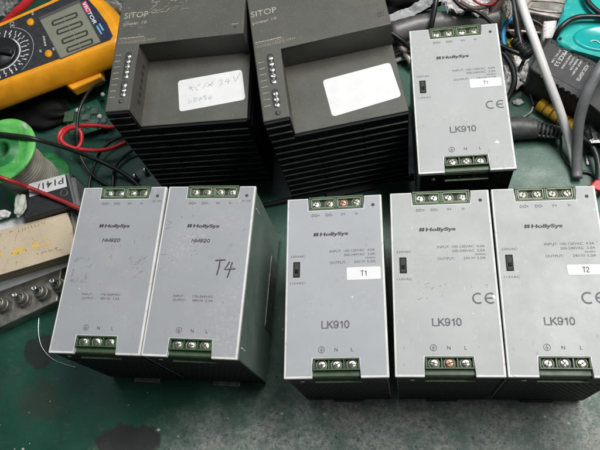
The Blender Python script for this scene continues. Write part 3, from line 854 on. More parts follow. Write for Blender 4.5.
def lump(name, label, cat, q, z, r, key, seed, rough=.25):
    p = mmp(q[0], q[1], z); o = p.copy(); o.z = 0
    m = MB(); bmx = bmesh.new(); bmesh.ops.create_icosphere(bmx, subdivisions=4, radius=1)
    for v in bmx.verts:
        n_ = v.co.copy(); k = 1 + .45 * mnoise.noise(n_ * 1.6 + Vector((seed, 0, 0))) + rough * abs(mnoise.noise(n_ * 4 + Vector((0, seed, 0))))
        v.co = Vector((n_.x * r[0] * k, n_.y * r[1] * k, n_.z * r[2] * k)) + p
    m.absorb(bmx, rough < .2); return tag(m.build(name, key, None, o), label, cat)
# ------------------------------------------------------------------ multimeter
ZT = 50.0
mo = mmp(50, 55, 0); mo.z = 0
meter = thing('multimeter', 'orange handheld multimeter with grey display and round black dial', 'multimeter', mo * MM)
def pp(*q, z=ZT): return [(lambda v: (v.x, v.y))(mmp(a, c_, z)) for a, c_ in q]
outer = pp((-70, 54.5), (0, 24), (50, 2), (72, -10), (82, -12), (90, -5), (100, 4), (110, 17), (116.5, 30), (116, 38), (111, 42), (0, 84), (-70, 110))
MB().loft(outer, [(6, 26), (9.5, 27.5), (10.5, 30), (9.8, 34), (8.0, 40), (5.2, 45), (2.5, 48.6), (.9, 49.8), (0, ZT), (-.6, ZT)]).build('holster', 'orange', meter, mo)
rimi = pp((-66, 55), (0, 27), (62, -.5), (80, -7), (86, -3), (96, 8), (107, 23), (113, 36), (110.5, 40), (0, 80.6), (-66, 104))
MB().prism(rimi, ZT - 1, ZT + .6, .3, 2, True).build('front_panel', 'meter_face', meter, mo)
bodyb = pp((-60, 70), (5, 48), (90, 12), (106, 30), (100, 42), (5, 78), (-60, 100), z=14)
MB().prism(bodyb, 2, 14.5, 1).build('back_stand', 'black', meter, mo)
MB().prism(pp((60, 80), (100, 66), (101, 76.5), (72, 89.5), z=28), 17, 28, 1.5).build('holster_foot', 'orange', meter, mo)
# local frame on the panel: x along the meter, y across
O_ = mmp(0, 82, ZT); Xd = (mmp(112, 40, ZT) - O_).normalized(); Yd = Vector((-Xd.y, Xd.x, 0))
FM = Matrix.Translation((O_.x, O_.y, 0)) @ Matrix(((Xd.x, Yd.x, 0, 0), (Xd.y, Yd.y, 0, 0), (0, 0, 1, 0), (0, 0, 0, 1)))
def L2(px, py):
    v = mmp(px, py, ZT) - O_; return (v.dot(Xd), v.dot(Yd))
def ML(): m = MB(); m.F = FM.copy(); return m
lc = [L2(40, 18), L2(79, .8), L2(100.8, 42.3), L2(61.5, 58.5)]
xs0 = (lc[0][0] + lc[3][0]) / 2; xs1 = (lc[1][0] + lc[2][0]) / 2; ys0 = (lc[2][1] + lc[3][1]) / 2; ys1 = (lc[0][1] + lc[1][1]) / 2
bz = ML().prism([(lc[3][0] - 1.2, lc[3][1] - .8), (lc[2][0] + .6, lc[2][1] - .8), (lc[1][0] + .6, lc[1][1] + .6), (lc[0][0] - 1.2, lc[0][1] + .6)], ZT + .55, ZT + .9, .1).build('display_bezel', 'lcd_dim', meter, mo)
gl = ML().prism([lc[3], lc[2], (lc[1][0], lc[1][1] - 4.2), (lc[0][0], lc[0][1] - 4.2)], ZT + .85, ZT + 1.0).build('display', 'lcd', meter, mo)
dg = ML(); band = ML()
wch = (ys1 - 4.5 - ys0)
for k, q in enumerate(((65.2, 19.8), (70, 28.6), (75.3, 37.8), (80.2, 46.3))):
    cx, cy = L2(*q); hh, ww_ = 12.6, 2.8; t_ = 2.0
    # up is +x, reading runs to -y
    for a, b_ in (((cx - hh + .9, cy + ww_), (cx - 1.0, cy + ww_)), ((cx + 1.0, cy + ww_), (cx + hh - .9, cy + ww_)),
                  ((cx - hh + .9, cy - ww_), (cx - 1.0, cy - ww_)), ((cx + 1.0, cy - ww_), (cx + hh - .9, cy - ww_)),
                  ((cx - hh, cy + ww_ - .7), (cx - hh, cy - ww_ + .7)), ((cx + hh, cy + ww_ - .7), (cx + hh, cy - ww_ + .7))):
        dg.strokes([[a, b_]], t_, ZT + 1.04)
dg.build('digits', 'lcd_ink', gl, mo)
dc = L2(2, 55)
kn = ML(); kn.mat('white_ink'); kn.lathe([(19.8, ZT + .55), (19.8, ZT + .8), (18.1, ZT + .8), (18.1, ZT + .55)], (*dc, 0), 64)
kn.mat('knob'); kn.lathe([(18.0, ZT + .5), (18.0, ZT + 4), (17.0, ZT + 5), (.01, ZT + 5.2)], (*dc, 0), 64)
dial = kn.build('dial', None, meter, mo)
rd = ML(); rd.F = rd.F @ Matrix.Translation((*dc, 0)) @ Matrix.Rotation(-.62, 4, 'Z'); rd.box(-17, 17, -2.6, 2.6, ZT + 4.6, ZT + 9, 1.0)
rd.build('pointer_ridge', 'knob', dial, mo)
mk = ML(); rg = random.Random(5)
for k in range(22):
    a = math.radians(-150 + k * 15); c_, s_ = math.cos(a), math.sin(a)
    r0 = 21; r1 = 23.6 + rg.uniform(0, 1.6)
    mk.strokes([[(dc[0] + r0 * c_, dc[1] + r0 * s_), (dc[0] + r1 * c_, dc[1] + r1 * s_)]], 1.0, ZT + .66)
for k in range(26):
    a = math.radians(-150 + k * 12.5); c_, s_ = math.cos(a), math.sin(a)
    for q in range(2):
        r0 = 24.6 + q * 2.6; t0 = rg.uniform(-.8, .8)
        mk.strokes([[(dc[0] + r0 * c_ + t0 * -s_, dc[1] + r0 * s_ + t0 * c_), (dc[0] + (r0 + rg.uniform(1, 2.2)) * c_ + t0 * -s_, dc[1] + (r0 + 1.8) * s_ + t0 * c_)]], rg.uniform(.7, 1.4), ZT + .66)
mk.arc(dc[0], dc[1], 33, -58, 62, .35, ZT + .66, 32)
cq = L2(12.5, 25); mk.F = mk.F @ Matrix.Translation((cq[0], cq[1], 0)) @ Matrix.Rotation(-1.57, 4, 'Z')
mk.arc(-1.6, 0, 1.9, 60, 300, .5, ZT + .66, 12); mk.arc(2.4, 0, 1.9, 60, 300, .5, ZT + .66, 12); mk.strokes([[(1, 0), (3, 0)]], .5, ZT + .66)
mk.F = FM.copy()
for (px, py, n_) in ((33, 14, 3), (45, 42, 7), (54, 50, 2), (41, 52, 2)):
    q = L2(px, py)
    for k in range(n_): mk.strokes([[(q[0] - .7, q[1] - (k - n_ / 2) * 2.0), (q[0] + .7, q[1] - (k - n_ / 2) * 2.0 - .6)]], .9, ZT + .66)
mk.build('panel_marks', 'white_ink', meter, mo)
for q in ((31, 23), (49, 54.5)):
    cx, cy = L2(*q); bt = ML(); bt.F = bt.F @ Matrix.Translation((cx, cy, 0)) @ Matrix.Diagonal((.85, 1.1, 1, 1))
    bt.lathe([(4.2, ZT + .5), (4.2, ZT + 1.6), (3.5, ZT + 2.2), (.01, ZT + 2.4)], (0, 0, 0), 28); bt.build('button', 'orange', meter, mo)
bp = [L2(*q) for q in ((82, 1), (86.5, -1.5), (96, 9.5), (106, 24), (111.5, 36.5), (104, 41))]
br = ML().prism(bp, ZT + .5, ZT + .75).build('brand_label', 'navy', meter, mo)
q0, q1 = L2(84.5, 3), L2(96, 24); ang = math.atan2(q1[1] - q0[1], q1[0] - q0[0]); ln = math.dist(q0, q1)
qs = (q0[0] - .3, q0[1])
rp = ML(); rp.F = rp.F @ Matrix.Translation((qs[0], qs[1], 0)) @ Matrix.Rotation(ang, 4, 'Z')
rp.prism([(-1, -2.6), (ln * .44, -2.6), (ln * .44 + 1, 2.6), (-1, 2.6)], ZT + .78, ZT + .80); rp.build('red_patch', 'red_ink', br, mo)
tx = ML(); tx.F = tx.F @ Matrix.Translation((qs[0], qs[1], 0)) @ Matrix.Rotation(ang, 4, 'Z')
tx.text('VICTOR', 0, -1.7, 3.6, ZT + .84, width=ln, bold=.03, shear=.2); tx.build('brand_letters', 'white_ink', br, mo)
bl = ML(); q0, q1 = L2(99, 25), L2(106, 37); ang = math.atan2(q1[1] - q0[1], q1[0] - q0[0]); bl.F = bl.F @ Matrix.Translation((q0[0], q0[1], 0)) @ Matrix.Rotation(ang, 4, 'Z')
for k in range(6): bl.strokes([[(k * 1.7, 1), (k * 1.7 + 1.2, 1)]], 1.6, ZT + .78)
for k in range(7): bl.strokes([[(k * 1.7 + 1, -2.2), (k * 1.7 + 2.2, -2.2)]], 1.6, ZT + .78)
bl.build('small_print', 'blue_ink', br, mo)
lump('black_lump', 'black lump added for the shade under the front edge of the orange multimeter', 'pouch', (42, 114), 5, (30, 16, 8), 'switch', 31, .08)  # added dark lump stands for the shade below the meter
wire('test_probe', 'thick red test probe lying behind the orange multimeter', 'probe', [(2, 25, 40), (12, 15, 46), (26, 3, 50), (36, -8, 52), (60, -30, 50)], 3.4, 'red_wire', radii=[3.0, 3.0, 4.2, 4.2, 4.2])

# crumpled clear bags
def crumple(name, label, cat, quad, z, amp, key, seed, freq=.09, n=30):
    P = [mmp(a, b_, z) for a, b_ in quad]; o = sum(P, Vector()) / 4; o.z = 0
    def f(u, v):
        p = P[0].lerp(P[1], u).lerp(P[3].lerp(P[2], u), v)
        q = p * freq + Vector((seed * 7.3, seed * 2.1, 0))
        d = (mnoise.noise(q * .7) + .55 * abs(mnoise.noise(q * 1.6)) + .16 * abs(mnoise.noise(q * 4.1)))
        return p + Vector((4 * mnoise.noise(q + Vector((9, 0, 0))), 4 * mnoise.noise(q + Vector((0, 9, 0))), amp * d))
    m = MB(); m.sheet(f, n * 2, n * 2); ob = m.build(name, key, None, o)
    sm = ob.modifiers.new('thickness', 'SOLIDIFY'); sm.thickness = .0002
    return tag(ob, label, cat)
crumple('plastic_bag', 'crumpled grey clear plastic bag between the multimeter tip and the dark power supply', 'plastic bag', [(96, -34), (160, -34), (140, 34), (116, 30)], 22, 20, 'bag', 1, .09, 36)
crumple('plastic_bag', 'crumpled clear plastic bag in the top left corner behind the red probe', 'plastic bag', [(-40, -30), (24, -30), (18, 12), (-30, 30)], 25, 14, 'bag', 4, .11, 30)

# ------------------------------------------------------------------ solder spool
so = mmp(0, 150, 64); so.z = 0
sp = thing('solder_spool', 'bright green spool of silver solder beside the black parts box', 'spool', so * MM)
fl = MB(); fl.lathe([(8, 61.2), (31.7, 61.2), (32.5, 62), (32.5, 63.2), (31.5, 64), (26, 64), (24.5, 63.2), (12, 63.2), (10.5, 64.2), (8, 64.2), (8, 61.2)], so, 72)
tf_ = fl.build('top_flange', 'green_plastic', sp, so)
hb = MB(); hb.lathe([(8, 63.9), (8, 64.6), (11, 64.6), (12, 63.4), (17, 63.3), (17.4, 62.8)], so, 48); hb.build('hub_ring', 'dark_green', tf_, so)
MB().lathe([(8, 0), (32.5, 0), (32.5, 2.6), (8, 2.6), (8, 0)], so, 72).build('bottom_flange', 'dark_green', sp, so)
MB().lathe([(7.8, 2.0), (7.8, 62.5), (9, 62.5), (9, 2)], so, 32).build('core', 'dark_green', sp, so)
wd_ = MB(); prof = [(9, 2.6)] + [(22 + .5 * math.sin(k * .21) + .25 * math.sin(k * 1.7), 2.7 + k * 58.4 / 70) for k in range(71)] + [(9, 61.15)]
wd_.lathe(prof, so, 64); wd_.build('solder_winding', 'solder', sp, so)
lb = MB(); a0 = mmp(24.5, 126, 64.05)
lb.prism([(a0.x - 3, a0.y + 2), (a0.x + 1, a0.y + 3.2), (a0.x + 4, a0.y - 4), (a0.x + 1.5, a0.y - 3.4)], 64.02, 64.2); lb.build('label_remnant', 'pale_scrap', sp, so)

# ------------------------------------------------------------------ black parts box, cards, tray, connector strip
def box_from(name, quad, z0, z1, key, label, cat, bevel=.8):
    P = [mmp(a, b_, z1) for a, b_ in quad]; o = sum(P, Vector()) / len(P); o.z = 0
    t_ = thing(name, label, cat, o * MM)
    return t_, o, [(p.x, p.y) for p in P]
bx, bo, bp = box_from('parts_box', [(18, 190), (70, 171), (77.5, 201.5), (22, 218)], 4, 44, 'black', 'black plastic parts box with a white P141 label, beside the green spool', 'box')
MB().prism(bp, 0, 41, .8).build('box_body', 'black', bx, bo)
c = MB(); q = pp((70.5, 178), (75, 177), (80, 205), (77, 207), z=43)
c.prism(q, 20, 43, .4); q = pp((66.5, 174), (68.5, 173), (76, 205), (74, 206), z=43); c.prism(q, 20, 43.2, .3); c.build('lid_rim', 'clear', bx, bo)
lab = MB().prism(pp((28.5, 184), (65, 174.3), (67, 186.6), (29.5, 197), z=41.2), 41.05, 41.3).build('box_label', 'paper', bx, bo)
tt = MB(); p0, p1 = mmp(64, 182, 41), mmp(37, 189.5, 41); ang = math.atan2(p1.y - p0.y, p1.x - p0.x)
p0 = mmp(63.5, 177.5, 41)
tt.text('P141/', p0.x, p0.y, 6.2, 41.36, width=25, rot=ang, bold=.015); tt.build('lettering', 'pen', lab, bo)
# ring on the box and the dark latch
tt = MB(); p = mmp(64, 193, 41); tt.lathe([(3.6, 41.0), (3.6, 41.5), (2.7, 41.5), (2.7, 41.0)], (p.x, p.y, 0), 24); tt.build('embossed_ring', 'chip', bx, bo)

cy_, co, cp = box_from('clear_tray', [(-30, 236), (68, 203.5), (77, 262), (-30, 300)], 0, 26, 'clear', 'clear plastic tray holding white paper and a stack of beige cards', 'tray')
q = pp((-30, 233), (70, 200), (78, 236), (74, 258), (-30, 296), z=31)
MB().prism(q, 20.0, 21.2, .3).build('tray_floor', 'clear', cy_, co)
c = MB()
for a, b_ in (((70, 203), (77.5, 238)), ((-30, 234), (70, 201.5)), ((66.5, 207), (73, 240))):
    A, B2 = mmp(*a, 31), mmp(*b_, 31); d = (B2 - A).normalized(); nrm = Vector((-d.y, d.x, 0)) * .5
    c.prism([(A + nrm)[:2], (B2 + nrm)[:2], (B2 - nrm)[:2], (A - nrm)[:2]], 21.2, 33)
c.build('tray_wall', 'clear', cy_, co)
q = pp((-30, 232), (66, 203.5), (69, 214), (-30, 243), z=31.5)
po = mmp(20, 222, 0); po.z = 0
ps = thing('paper_sheet', 'off-white paper with pen notes behind the beige cards in the clear tray', 'paper', po * MM)
MB().prism(q, 30.6, 31).build('sheet', 'paper', ps, po)
hw = MB()
def scrib(mb, px0, py0, px1, py1, z, n, amp, w_, seed, zz):
    rg = random.Random(seed); A, B2 = mmp(px0, py0, z), mmp(px1, py1, z); d = (B2 - A); nr = Vector((-d.y, d.x, 0)).normalized()
    for k in range(n):
        c_ = A + d * ((k + .5) / n)
        L = [tuple((c_ + d / n * rg.uniform(-.42, .42) + nr * rg.uniform(-amp, amp))[:2]) for _ in range(rg.choice((3, 4)))]
        mb.strokes([L], w_, zz)
scrib(hw, 44, 212, 64, 207, 31, 8, .8, .25, 3, 31.05); scrib(hw, 2, 227, 18, 222, 31, 3, 1, .25, 5, 31.05)
hw.build('pen_notes', 'pencil', ps, po)
kc, ko, kp = box_from('card_stack', [(-30, 238), (66.7, 212.5), (72, 226), (74, 247), (71, 253.5), (40, 263), (-30, 283.5)], 0, 34, 'card', 'stack of stained beige cards with yellow and brown handwriting', 'cards')
MB().prism(kp, 23, 32.6).build('card_edges', 'card_edge', kc, ko)
tc = MB().prism(kp, 32.6, 34, .2).build('top_card', 'card', kc, ko)
hw = MB(); 
p0, p1 = mmp(8, 256, 34), mmp(27, 248.5, 34); ang = math.atan2(p1.y - p0.y, p1.x - p0.x)
for st_, px_, py_, w_ in (('202', 12, 255.5, 10.5), ('10', 32, 249, 5.5), ('0', -1, 257, 3)):
    q_ = mmp(px_, py_, 34); hw.F = Matrix.Translation((q_.x, q_.y, 0)) @ Matrix.Rotation(ang, 4, 'Z'); hw.plain(st_, 0, 0, 5, 34.02, w_, .17, .1)
hw.F = Matrix.Identity(4)
scrib(hw, 11, 255, 28, 249, 34, 6, 2.2, .7, 33, 34.03); scrib(hw, 32, 248, 40, 245, 34, 3, 2, .6, 34, 34.03)
A = mmp(41, 245, 34); 
hw.strokes([[mmp(42, 245.5, 34)[:2], mmp(46, 243, 34)[:2], mmp(51, 243.5, 34)[:2]], [mmp(45, 240, 34)[:2], mmp(45.5, 238, 34)[:2]], [mmp(47.5, 239, 34)[:2], mmp(48, 237, 34)[:2]]], .9, 34.05)
hw.build('yellow_writing', 'yellow_pen', tc, ko)
hw = MB(); scrib(hw, 18, 231, 46, 222.5, 34, 9, 1.8, .32, 8, 34.05); scrib(hw, 36, 254, 62, 248, 34, 7, 1.7, .32, 9, 34.05)
scrib(hw, 10, 233, 12, 231, 34, 2, 2, .3, 10, 34.05); scrib(hw, 14, 245, 17, 233, 34, 1, .6, .2, 12, 34.05)
hw.build('brown_writing', 'brown_pen', tc, ko)

nq = [(-30, 297), (62, 265), (57, 301), (-30, 341)]
cn, no_, npoly = box_from('connector_strip', nq, 0, 12, 'old_metal', 'tarnished metal strip with a row of round coaxial sockets below the cards', 'connector strip')
MB().prism(npoly, 0, 12, .8).build('strip_plate', 'old_metal', cn, no_)
for q in ((5, 306), (25, 300.5), (44, 294), (61.5, 287)):
    p = mmp(q[0], q[1], 12)
    sk = MB().mat('old_metal'); F0 = sk.F
    sk.cyl((p.x, p.y, 12), 7.2, 1.4, seg=6); sk.lathe([(6.2, 13.3), (6.2, 17), (5.6, 17.4), (5.0, 17.4), (5.0, 14), (.01, 14)], (p.x, p.y, 0), 28)
    sk.lathe([(5.0, 17), (4.6, 22), (3.4, 22.4), (3.4, 17)], (p.x, p.y, 0), 28)
    s_ = sk.build('coaxial_socket', None, cn, no_)
    pn = MB().mat('bright_metal'); pn.lathe([(2.6, 18), (2.6, 28), (2.2, 29), (1.3, 29), (1.3, 26), (.01, 26)], (p.x, p.y, 0), 20); pn.build('centre_pin', None, s_, no_)
lump('tissue_scrap', 'crumpled pale green-white tissue scrap on the black parts box left of its label', 'tissue', (20, 205), 44, (5.5, 10, 2.6), 'pale_scrap', 3, .12)
lump('paper_scrap', 'small white paper scrap at the left edge above the clear tray', 'paper', (2, 214), 38, (7, 4, 2.5), 'paper', 6)

# circuit board and small glinting bits under the wires
pq = [(64, 112), (96, 98), (112, 124), (70, 138)]
pc, pco, pcp = box_from('circuit_board', pq, 6, 9, 'pcb', 'small green circuit board with grey chips under the red wire loop', 'circuit board')
MB().prism(pcp, 6, 7.6, .1).build('board', 'pcb', pc, pco)
rg = random.Random(9)
for (px, py, sx, sy, k) in ((70, 118, 5, 6, 'pcb'), (86, 118, 6, 4, 'chip'), (95, 112, 5, 4, 'chip'), (94, 122, 7, 3.5, 'chip'), (80, 127, 5, 4, 'chip'), (104, 121, 4, 3.5, 'chip'), (100, 117, 2.2, 2.2, 'offwhite'), (78, 111, 2, 2, 'offwhite'), (103, 95, 2, 1.6, 'offwhite'), (88, 127, 1.6, 2, 'offwhite'), (74, 125, 3, 2, 'chip'), (83, 111, 3, 2.4, 'chip'), (89, 108, 2.6, 2, 'chip'), (76, 131, 3, 2, 'chip'), (106, 127, 3, 2, 'chip'), (88, 123, 2.2, 1.6, 'chip'), (98, 127, 2, 1.6, 'chip')):
    p = mmp(px, py, 8)
    if k == 'chip':
        m = MB().mat('chip'); sx *= .75; sy *= .7; m.box(p.x - sx, p.x + sx, p.y - sy, p.y + sy, 7.6, 9.6, .2); m.mat('bright_metal')
        for j in range(5):
            for s_ in (-1, 1): m.box(p.x - sx + 1 + j * (2 * sx - 2) / 4 - .3, p.x - sx + 1 + j * (2 * sx - 2) / 4 + .3, p.y + s_ * sy - .6, p.y + s_ * sy + .6, 7.6, 9)
        m.build('chip', None, pc, pco)
    elif k == 'pcb': MB().box(p.x - sx, p.x + sx, p.y - sy, p.y + sy, 7.6, 11, .4).build('connector_header', 'term_green', pc, pco)
    else: MB().cyl((p.x, p.y, 7.0), sx, 3.2, seg=14, bevel=.3).build('capacitor', k, pc, pco)
q0, q1 = mmp(134, 177, 4), mmp(146, 170, 4)
m = MB().mat('clear'); d = (q1 - q0); m.cyl(q0, 3.2, d.length, d, 18); m.mat('bright_metal'); m.cyl(q0 - d.normalized() * 1, 3.5, 4, d, 18); m.cyl(q1 - d.normalized() * 3, 3.5, 4, d, 18)
fo = (q0 + q1) / 2; fo.z = 0
tag(m.build('glint_capsule', None, None, fo), 'small glass fuse added for a glint on the bench behind the left grey units', 'capsule')  # shiny piece added to give a white glint here

# ------------------------------------------------------------------ wires at the left
wire('red_wire', 'straight dull red wire lying across the white box label', 'wire', [(-20, 168, 69), (0, 177, 67), (14, 182, 60), (30, 188, 47), (55, 198, 44), (78, 208, 43), (92, 215, 38)], 1.9, 'dark_red')
wire('red_wire', 'bright red wire looped in a coil over the circuit board', 'wire', [(128, 122, 14), (112, 127, 15), (95, 125.5, 17), (76, 126, 18), (64, 129, 18), (59, 137, 18), (63, 146, 18), (75, 149, 17), (81, 143, 17), (81, 133, 20), (75, 127.5, 22), (66, 131, 22), (61, 139, 21), (68, 146, 19), (82, 149.5, 15), (98, 150.5, 14), (112, 148, 14), (126, 142, 14)], 2.0, 'red_wire')
wire('black_cable', 'long black test lead running across the green spool towards the left grey units', 'cable', [(-30, 131, 67), (0, 134, 66.5), (25, 137, 66.5), (38, 140, 63), (66, 148, 42), (90, 157, 24), (112, 167, 12), (130, 178, 6), (145, 192, 4)], 2.0, 'black_wire')
wire('black_cable', 'thin black wire curving down from under the multimeter to the left grey unit', 'cable', [(106, 80, 30), (92, 88, 28), (80, 108, 24), (77, 132, 22), (79, 152, 12), (88, 170, 6), (102, 182, 4), (118, 190, 3)], 1.5, 'black_wire')
wire('black_cable', 'thin black wire from the finned supply end passing under the red wire', 'cable', [(128, 134, 10), (112, 141, 9), (101, 151, 8), (94, 166, 5), (90, 180, 3), (88, 196, 2)], 1.5, 'black_wire')
wire('black_cable', 'short thin black wire bowing right beside the glass fuse', 'cable', [(140, 146, 8), (124, 156, 6), (115, 168, 4), (113, 182, 3), (113, 198, 2)], 1.4, 'black_wire')
wire('wire_offcut', 'bare silver wire offcut curling out from under the left grey unit', 'wire', [(39, 316, .6), (38.5, 332, .7), (42, 347, .8), (52, 358.5, .7), (64, 364, .6), (76, 367.5, .6)], .5, 'bright_metal', seg=8)
wire('black_cable', 'black cable on the bench along the foot of the blank-sticker supply', 'cable', [(248, 212, 2.2), (262, 206, 2.2), (280, 202, 2.2), (310, 195, 2.2), (350, 187, 2.2), (385, 180, 2.2), (414, 176, 2.2)], 2.2, 'black_wire')

# ------------------------------------------------------------------ clutter at the top right
wire('grey_tube', 'thick grey tube lying behind the lone grey unit', 'tube', [(392, 33, 24), (420, 26, 24), (448, 23, 24), (474, 21, 24), (500, 19, 24)], 10.5, 'grey_tube', seg=28)
crumple('plastic_film', 'white glossy strip of clear film lying on the grey tube', 'film', [(380, 18), (440, -6), (446, 3), (392, 23)], 40, 7, 'bright_film', 7, .08, 30)
crumple('plastic_wrap', 'crumpled white plastic wrap behind the lone grey unit terminals', 'wrap', [(440, -18), (494, -14), (488, 15), (444, 15)], 38, 14, 'offwhite', 9, .13, 36)
lump('black_lump', 'soft black pouch at the top edge behind the blank-sticker supply', 'pouch', (404, 0), 20, (30, 18, 16), 'switch', 2, .1)
wire('black_cable', 'straight black cable coming down from the top edge over the grey tube', 'cable', [(440, -30, 52), (437, -5, 48), (434, 12, 42), (431, 27, 34), (429, 40, 22)], 2.4, 'black_wire')
wire('brown_hose', 'brown rubber hose bending behind the right corner of the lone grey unit', 'hose', [(520, -22, 34), (505, -4, 34), (494, 10, 30), (488, 26, 22), (484, 44, 12)], 7.5, 'brown_hose', seg=22)
wire('blue_wire', 'light blue wire curving beside the yellow connector', 'wire', [(512, 18, 22), (506, 24, 22), (503, 36, 20), (505, 50, 16), (510, 62, 10)], 2.2, 'blue_wire')
lump('crumpled_tape', 'crumpled dirty white tape beside the brown hose', 'tape', (508, 9), 38, (4, 9, 4), 'grimy_steel', 12)
def bit(name, label, cat, quad, z0, z1, key, bevel=.6):
    P = [mmp(a, b_, z1) for a, b_ in quad]; o = sum(P, Vector()) / len(P); o.z = 0
    return tag(MB().prism([(p.x, p.y) for p in P], z0, z1, bevel).build(name, key, None, o), label, cat)
# yellow connector with two ribs
P = [mmp(a, b_, 18) for a, b_ in ((507, 41), (513, 37), (519, 46), (512, 53))]; o = sum(P, Vector()) / 4; o.z = 0
yc = thing('yellow_connector', 'yellow plug connector beside the light blue wire', 'connector', o * MM)
MB().prism([(p.x, p.y) for p in P], 8, 18, .8).build('plug_shell', 'yellow', yc, o)
m = MB()
for k in (.3, .6): 
    A = P[0].lerp(P[3], k); B2 = P[1].lerp(P[2], k); m.tube([A, (A + B2) / 2, B2], .7, 8, 3)
m.build('grip_rib', 'amber', yc, o)
# bundled leads between the blank-sticker supply and the lone unit
for (key, pts, r, lab) in (('grimy_steel', [(384, 46, 12), (396, 44, 13), (404, 52, 12), (414, 66, 8)], 3, 'dirty white lead in the bundle left of the lone grey unit'),
                           ('yellow', [(394, 41, 20), (404, 39.5, 20), (414, 38.5, 18)], 1.6, 'yellow lead poking out left of the lone grey unit'),
                           ('brown_hose', [(390, 44, 16), (402, 43, 17), (416, 42, 16)], 2.4, 'brown lead under the yellow lead left of the lone grey unit'),
                           ('rusty', [(388, 56, 8), (400, 50, 11), (416, 47, 10)], 2.6, 'dull rust-brown lead low in the bundle left of the lone grey unit'),
                           ('offwhite', [(392, 62, 4), (402, 58, 6), (414, 57, 5)], 2.4, 'off-white lead lowest in the bundle left of the lone grey unit'),
                           ('paper', [(388, 24, 16), (397, 34, 18), (405, 44, 16)], 2.6, 'pale lead slanting down beside the blank-sticker supply')):
    wire('lead_wire', lab, 'wire', pts, r, key, 'leads bundled beside the lone grey unit')

for i, (key, pts, r_, lab) in enumerate((
    ('black_wire', [(382, 28, 34), (396, 36, 30), (408, 46, 22), (420, 58, 10)], 2.2, 'black cable diving down left of the lone grey unit over the pale lead'),
    ('black_wire', [(386, 62, 8), (398, 54, 12), (412, 52, 12), (424, 50, 8)], 1.8, 'thin black cable crossing the lead bundle left of the lone grey unit'),
    ('brown_hose', [(460, 2, 52), (472, 8, 50), (486, 6, 46), (500, -4, 40)], 2.0, 'brown cord resting on the white plastic wrap'),
    ('black_wire', [(448, -8, 52), (462, 7, 50), (478, 12, 47), (494, 26, 38), (500, 40, 30)], 1.7, 'thin black cable over the white plastic wrap towards the blue wire'),
    ('black_wire', [(518, 22, 20), (530, 20, 24), (542, 26, 22), (552, 40, 14), (548, 50, 8)], 1.8, 'thin black cable around the corroded nut'),
    ('dark_red', [(470, -4, 50), (478, 3, 50), (489, 5, 48), (496, 1, 46)], 1.0, 'thin dull red wire on the white plastic wrap'),
    ('black_wire', [(524, 60, 10), (520, 70, 8), (522, 82, 6), (530, 94, 4), (534, 106, 3)], 1.6, 'thin black cable hanging from the ribbed plug in front of the adapter'))):
    wire('black_cable' if key == 'black_wire' else 'cord', lab, 'cable', pts, r_, key)
lump('rusty_lump', 'dark rust-brown metal lump under the blue wire end', 'metal lump', (524, 24), 8, (14, 10, 7), 'rusty', 41, .2)
# pliers-like jaw
P = [mmp(a, b_, 30) for a, b_ in ((526, -22), (580, -22), (566, 17), (560, 18), (520, 10))]; o = sum(P, Vector()) / 5; o.z = 0
jw = thing('metal_clamp', 'dirty light metal clamp jaw with dark teeth beside the teal tool', 'clamp', o * MM)
MB().prism([(p.x, p.y) for p in P], 16, 30, 1.6).build('jaw', 'grimy_steel', jw, o)
q = pp((533, 2), (562, 4), (559, 11), (530, 7), z=30.2)
MB().prism(q, 29.6, 30.4).build('grip_pad', 'old_metal', jw, o)
q = [mmp(a, b_, 30.6) for a, b_ in ((531, .5), (564, 3), (561, 12.5), (528, 8))]
MB().tube(q + [q[0]], .8, 8, 3).build('pad_rim', 'grimy_steel', jw, o)
m = MB()
for k in range(8):
    p = mmp(523 + k * 4.6, 12.2 + k * .9, 26); m.prism([(p.x - 1.9, p.y + 2.4), (p.x + 1.9, p.y + 2.0), (p.x + .3, p.y - 2.6)], 16, 27)
m.build('teeth', 'black', jw, o)
wire('rusty_bar', 'rust-brown metal bar under the clamp teeth', 'bar', [(512, 22, 12), (530, 23, 12), (560, 26, 12)], 5.5, 'rusty', seg=6)
lump('rusty_nut', 'corroded brown nut between the white cable and the white plastic piece', 'nut', (535, 29), 12, (7, 5, 4), 'rusty', 5)
m = MB(); P = [mmp(a, b_, 30) for a, b_ in ((545.5, 21), (557, 20), (556, 38), (545, 38))]; o = sum(P, Vector()) / 4; o.z = 0
wb = thing('white_plastic_block', 'small white notched plastic block above the adapter corner', 'plastic block', o * MM)
MB().prism([(p.x, p.y) for p in P], 14, 30, .8).build('block', 'offwhite', wb, o)
m = MB()
for k in range(5):
    p = P[0].lerp(P[3], (k + .5) / 5); m.cyl((p.x, p.y, 14), 1.5, 16.3, seg=10)
m.build('notches', 'offwhite', wb, o)
wire('white_rod', 'thin white rod crossing behind the white cable', 'rod', [(500, 30, 18), (520, 31, 18), (548, 33.5, 18)], .9, 'offwhite')
crumple('plastic_wrap', 'crumpled white film scraps under the plug between lone unit and adapter', 'wrap', [(500, 55), (528, 46), (528, 84), (506, 95)], 4, 10, 'offwhite', 15, .16, 30)
lump('foil_scrap', 'small white foil scrap on the bench in front of the adapter', 'foil', (518, 102), 2, (4, 2.6, 1.6), 'offwhite', 8)

